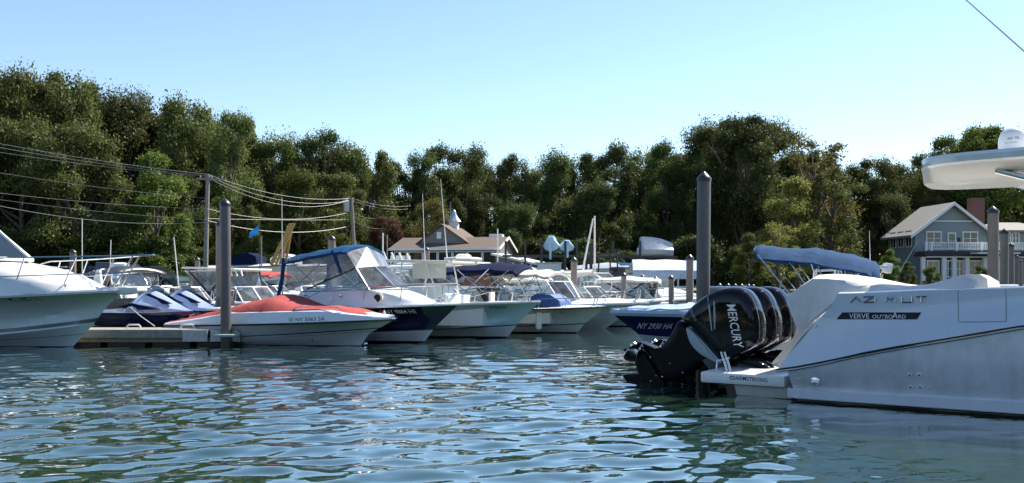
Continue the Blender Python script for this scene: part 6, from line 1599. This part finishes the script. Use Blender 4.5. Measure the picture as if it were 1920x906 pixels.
# masts, poles, boom and flag
def mast(px, y0, D, r, m, label, name='mast', z0=0, top=None, cat='mast'):
    x = PX(px, D); mb = MB(); x1 = PX(top if top else px, D)
    mb.tube([(0, 0, z0), ((x1-x)*.5, 0, (z0+ZZ(y0, D))/2), (x1-x, 0, ZZ(y0, D))], [r, r*.9, r*.7], 7)
    o = mb.build(name, M[m], None, loc=(x, D, 0)); return tag(o, label, cat)
mast(1115, 405, 40, .05, 'cream', 'upright sailboat mast right of the wrapped boats', z0=.8)
mast(1083, 410, 40, .05, 'alu', 'white spar leaning against the sailboat mast', 'spar', .9, top=1112, cat='spar')
H = Hull(6.5, 2.2, .6, .8, rake=1.0, draft=.5)
bq = boat('sailing_boat', 'small white sailing boat below the upright mast', 'boat', 1160, 40.5, -6, H); H.hull(M['white'], bq); H.deck(M['white'], bq, crown=.2); H.rubrail(M['wood'], bq)
mast(718, 437, 34, .035, 'alu', 'white pole right of the clear enclosure', 'pole', .5, cat='pole'); mast(726, 440, 36, .03, 'pole', 'thin grey pole beside the white pole', 'pole', .5, cat='pole')
mast(933, 429, 50, .05, 'alu', 'white flagpole at the right corner of the clubhouse', 'flagpole', -1, cat='flagpole')
mast(154, 410, 30, .018, 'alu', 'thin white aerial rising above the bow rail', 'whip_aerial', .9, cat='aerial'); mast(205, 450, 33, .018, 'alu', 'shorter aerial right of the bow rail', 'whip_aerial', .9, top=208, cat='aerial')
mast(336, 445, 28.5, .02, 'alu', 'leaning white aerial above the radar arch boat', 'whip_aerial', 1.2, top=326, cat='aerial')
mast(490, 443, 50, .05, 'pole', 'short dark post below the yellow boom', 'post', 1, cat='post')
bm_ = thing('ladder_boom', 'weathered yellow lattice boom leaning among the boats', 'boom', (PX(520, 52), 52, 1.0), 0)
q0, q1 = P(508, 497, 52)-bm_.location, P(545, 420, 52)-bm_.location; q2 = P(526, 497, 53)-bm_.location
q3 = P(541, 425, 52.3)-bm_.location
for a_, c_, nm in ((q0, q1, 'front_rail'), (q2, q3, 'rear_rail')):
    mb = MB(); mb.tube([a_, c_], .11, 6); mb.tube([a_+Vector((.28, 0, 0)), c_+Vector((.2, 0, 0))], .07, 6)
    for k in range(14):
        u = k/13; mb.tube([a_.lerp(c_, u), a_.lerp(c_, u)+Vector((.26, 0, 0))], .04, 5)
    mb.build(nm, M['yellow'], bm_)
mb = MB(); mb.box((0, 0, .2), (2.2, 1.6, .5), bev=.05); mb.build('base', M['darksteel'], bm_)
mast(512, 497, 51, .05, 'cream', 'pale spar leaning in front of the yellow boom', 'spar', 1.0, top=543, cat='spar')
fl = thing('flag', 'bright blue flag hanging from a line above the boats', 'flag', (PX(476, 46), 46, ZZ(425, 46)))
fc = [P(486, 421, 46)-fl.location, P(484, 438, 46)-fl.location, P(468, 447, 46)-fl.location, P(467, 437, 46)-fl.location]
rows = []
for i in range(9):
    u = i/8; r = []
    for j in range(5):
        p = fc[0].lerp(fc[3], u).lerp(fc[1].lerp(fc[2], u), j/4); p.y += .06*math.sin(7*u+1.5*j); r.append(p)
    rows.append(r+[p+Vector((0, .012, 0)) for p in r[::-1]])
mb = MB(); mb.loft(rows, closed=True, cap0=True, cap1=True); mb.build('cloth', M['flagblue'], fl)
mb = MB(); mb.tube([(.28, 0, .2), (.30, 0, -3.6)], .02, 5); mb.build('flag_staff', M['darksteel'], fl)
# stored boats at the left of the yard, on blocks
for px, y, D, c_, lb, nm in ((430, 492, 54, 'white', 'white boat on blocks left of the yellow boom', 'navy'), (500, 488, 56, 'cream', 'cream boat hull stored behind the yellow boom', 'white')):
    H = Hull(5.6, 2.2, 1.0, 1.2, rake=.9, draft=.3); t = thing('stored_boat', lb, 'boat', (PX(px, D)-1.2, D, 1.35), R(-10))
    H.hull(M[c_], t); H.rubrail(M['navy'], t); H.deck(M['white'], t, crown=.15); console(t, 2.6, 1.3, 1.0, .9, 1.6, nm)
    mb = MB(); mb.box((1.0, 0, -.3), (.3, 1.4, .5)); mb.build('block', M['plank'], t, smooth=False); mb = MB(); mb.box((3.6, 0, -.3), (.3, 1.2, .5)); mb.build('block', M['plank'], t, smooth=False)
mb = MB(); mb.box((0, 0, .9), (2.0, .12, 1.3)); 
o = mb.build('banner', mat('blue_banner', (.03, .20, .48), .6), None, loc=(PX(858, 44), 44, 1.0)); tag(o, 'plain blue banner with pale letters below the T-top', 'banner')
lettering('DOCK', .28, None, (-.7, -.065, .95), (1, 0, 0), (0, 0, 1), (0, 1, 0), M['ltext'], o, off=.004)
for k in range(4):
    px = 733+k*11; t = thing('deck_chair', 'white chair on the clubhouse terrace, %s from the left' % ('first', 'second', 'third', 'fourth')[k], 'chair', (PX(px, 57), 57, ZZ(497, 57)), R(-30+k*12), 'white chairs on the terrace')
    mb = MB(); mb.box((0, 0, .42), (.5, .5, .06)); mb.build('seat', M['white'], t, smooth=False); t.scale = (.55, .55, .55); mb = MB(); mb.box((0, .24, .75), (.5, .06, .65), bev=.02); mb.build('backrest', M['white'], t, smooth=False)
    for a_ in (-.2, .2):
        for c_ in (-.2, .2): mb = MB(); mb.box((a_, c_, .2), (.05, .05, .4)); mb.build('leg', M['white'], t, smooth=False)
mb = MB(); mb.box((0, 0, 0), (5.0, 2.4, .14)); mb.box((-2.3, 0, -.6), (.16, 2.2, 1.1)); mb.box((2.3, 0, -.6), (.16, 2.2, 1.1))
o = mb.build('terrace', M['concrete'], None, smooth=False, loc=(PX(752, 57), 57, ZZ(497, 57)-.08)); tag(o, 'raised terrace in front of the clubhouse carrying white chairs', 'terrace')

# fenders, mooring lines and power posts between the boats
def fender(px, D, z, label):
    t = thing('fender', label, 'fender', (PX(px, D), D, z)); mb = MB(); mb.lathe([(.02, -.30), (.09, -.24), (.10, 0), (.09, .24), (.02, .30)], n=12); mb.build('body', M['white'], t)
    mb = MB(); mb.tube([(0, 0, .3), (.01, 0, .62)], .01, 5); mb.build('line', M['rope'], t)
fender(835, 24.9, .42, 'white fender hanging beside the navy bow'); fender(1010, 26.6, .38, 'white fender between the pale blue bow and the cream hull')
def line(p, q, sag, label, r=.014):
    mb = MB(); tag(mb.tube([p.lerp(q, i/10)-Vector((0, 0, 4*sag*(i/10)*(1-i/10))) for i in range(11)], r, 5).build('mooring_line', M['rope'], None), label, 'rope')
line(P(1169, 573, 33.9), P(1229, 573, 35.8), .12, 'rope strung between the left piles before the tarp shelter'); line(P(1229, 572, 35.8), P(1259, 574, 33), .08, 'short rope between the two right piles before the tarp shelter')
line(P(735, 598, 21.0), P(770, 560, 27), .15, 'mooring line running aft from the red-covered boat bow'); line(P(1259, 562, 33), P(1293, 566, 31), .1, 'rope from the fourth pile to the taller brown pile')
for px, D, lb in ((345, 33, 'white power post left of the tall grey pile'), (560, 33, 'white power post behind the red cover'), (1190, 38, 'white power post between the piles at the centre')):
    t = thing('power_post', lb, 'power post', (PX(px, D), D, .4)); mb = MB(); mb.box((0, 0, .5), (.22, .2, 1.0), bev=.02); mb.build('body', M['white'], t); mb = MB(); mb.box((0, 0, 1.04), (.26, .24, .08), bev=.02); mb.build('cap', M['grey'], t)
    mb = MB(); mb.box((0, .0, -.1), (3.2, 1.1, .2), bev=.02); tag(mb.build('dock', M['concrete'], None, loc=(PX(px, D), D, .4)), 'short floating dock section under the '+lb, 'dock')

for a in ((905, 36, -16, 'white cruiser with railings close behind the navy bimini', dict(rail=True, L=7, arch=True)), (955, 38.5, -14, 'white boat with open windscreen and seats behind the wooden cabin', dict(seats=2, ob='white')),
          (1075, 36.5, -18, 'white boat with bowed rails below the leaning spar', dict(rail=True, L=6.2)), (1135, 37, -12, 'small white boat with cream top left of the first thin pile', dict(top='b', topm='cream', tz=1.75, cons=True)),
          (1245, 30.8, -16, 'white boat bow with steel rails just before the thin piles', dict(rail=True, L=6, hull_c=(.6, .64, .62))), (840, 43, -12, 'white boat with fishing tower below the clubhouse eaves', dict(top='t', tz=2.1, cons=True, ws=False)),
          (690, 38, -20, 'white boat glimpsed through the clear curtains', dict(ob='white', seats=2)), (1290, 41.5, -10, 'white cruiser with long windscreen beside the taller brown pile', dict(rail=True, L=7.4)),
          (330, 35, -22, 'white boat with dark canvas behind the radar arch', dict(top='b', topm='navy', tz=1.8, tl=1.8)), (430, 34, -22, 'white centre console far behind the leaning aerial', dict(cons=True, ws=False, ob='white', seats=2))):
    bg_boat(a[0], a[1], a[2], a[3], **a[4])
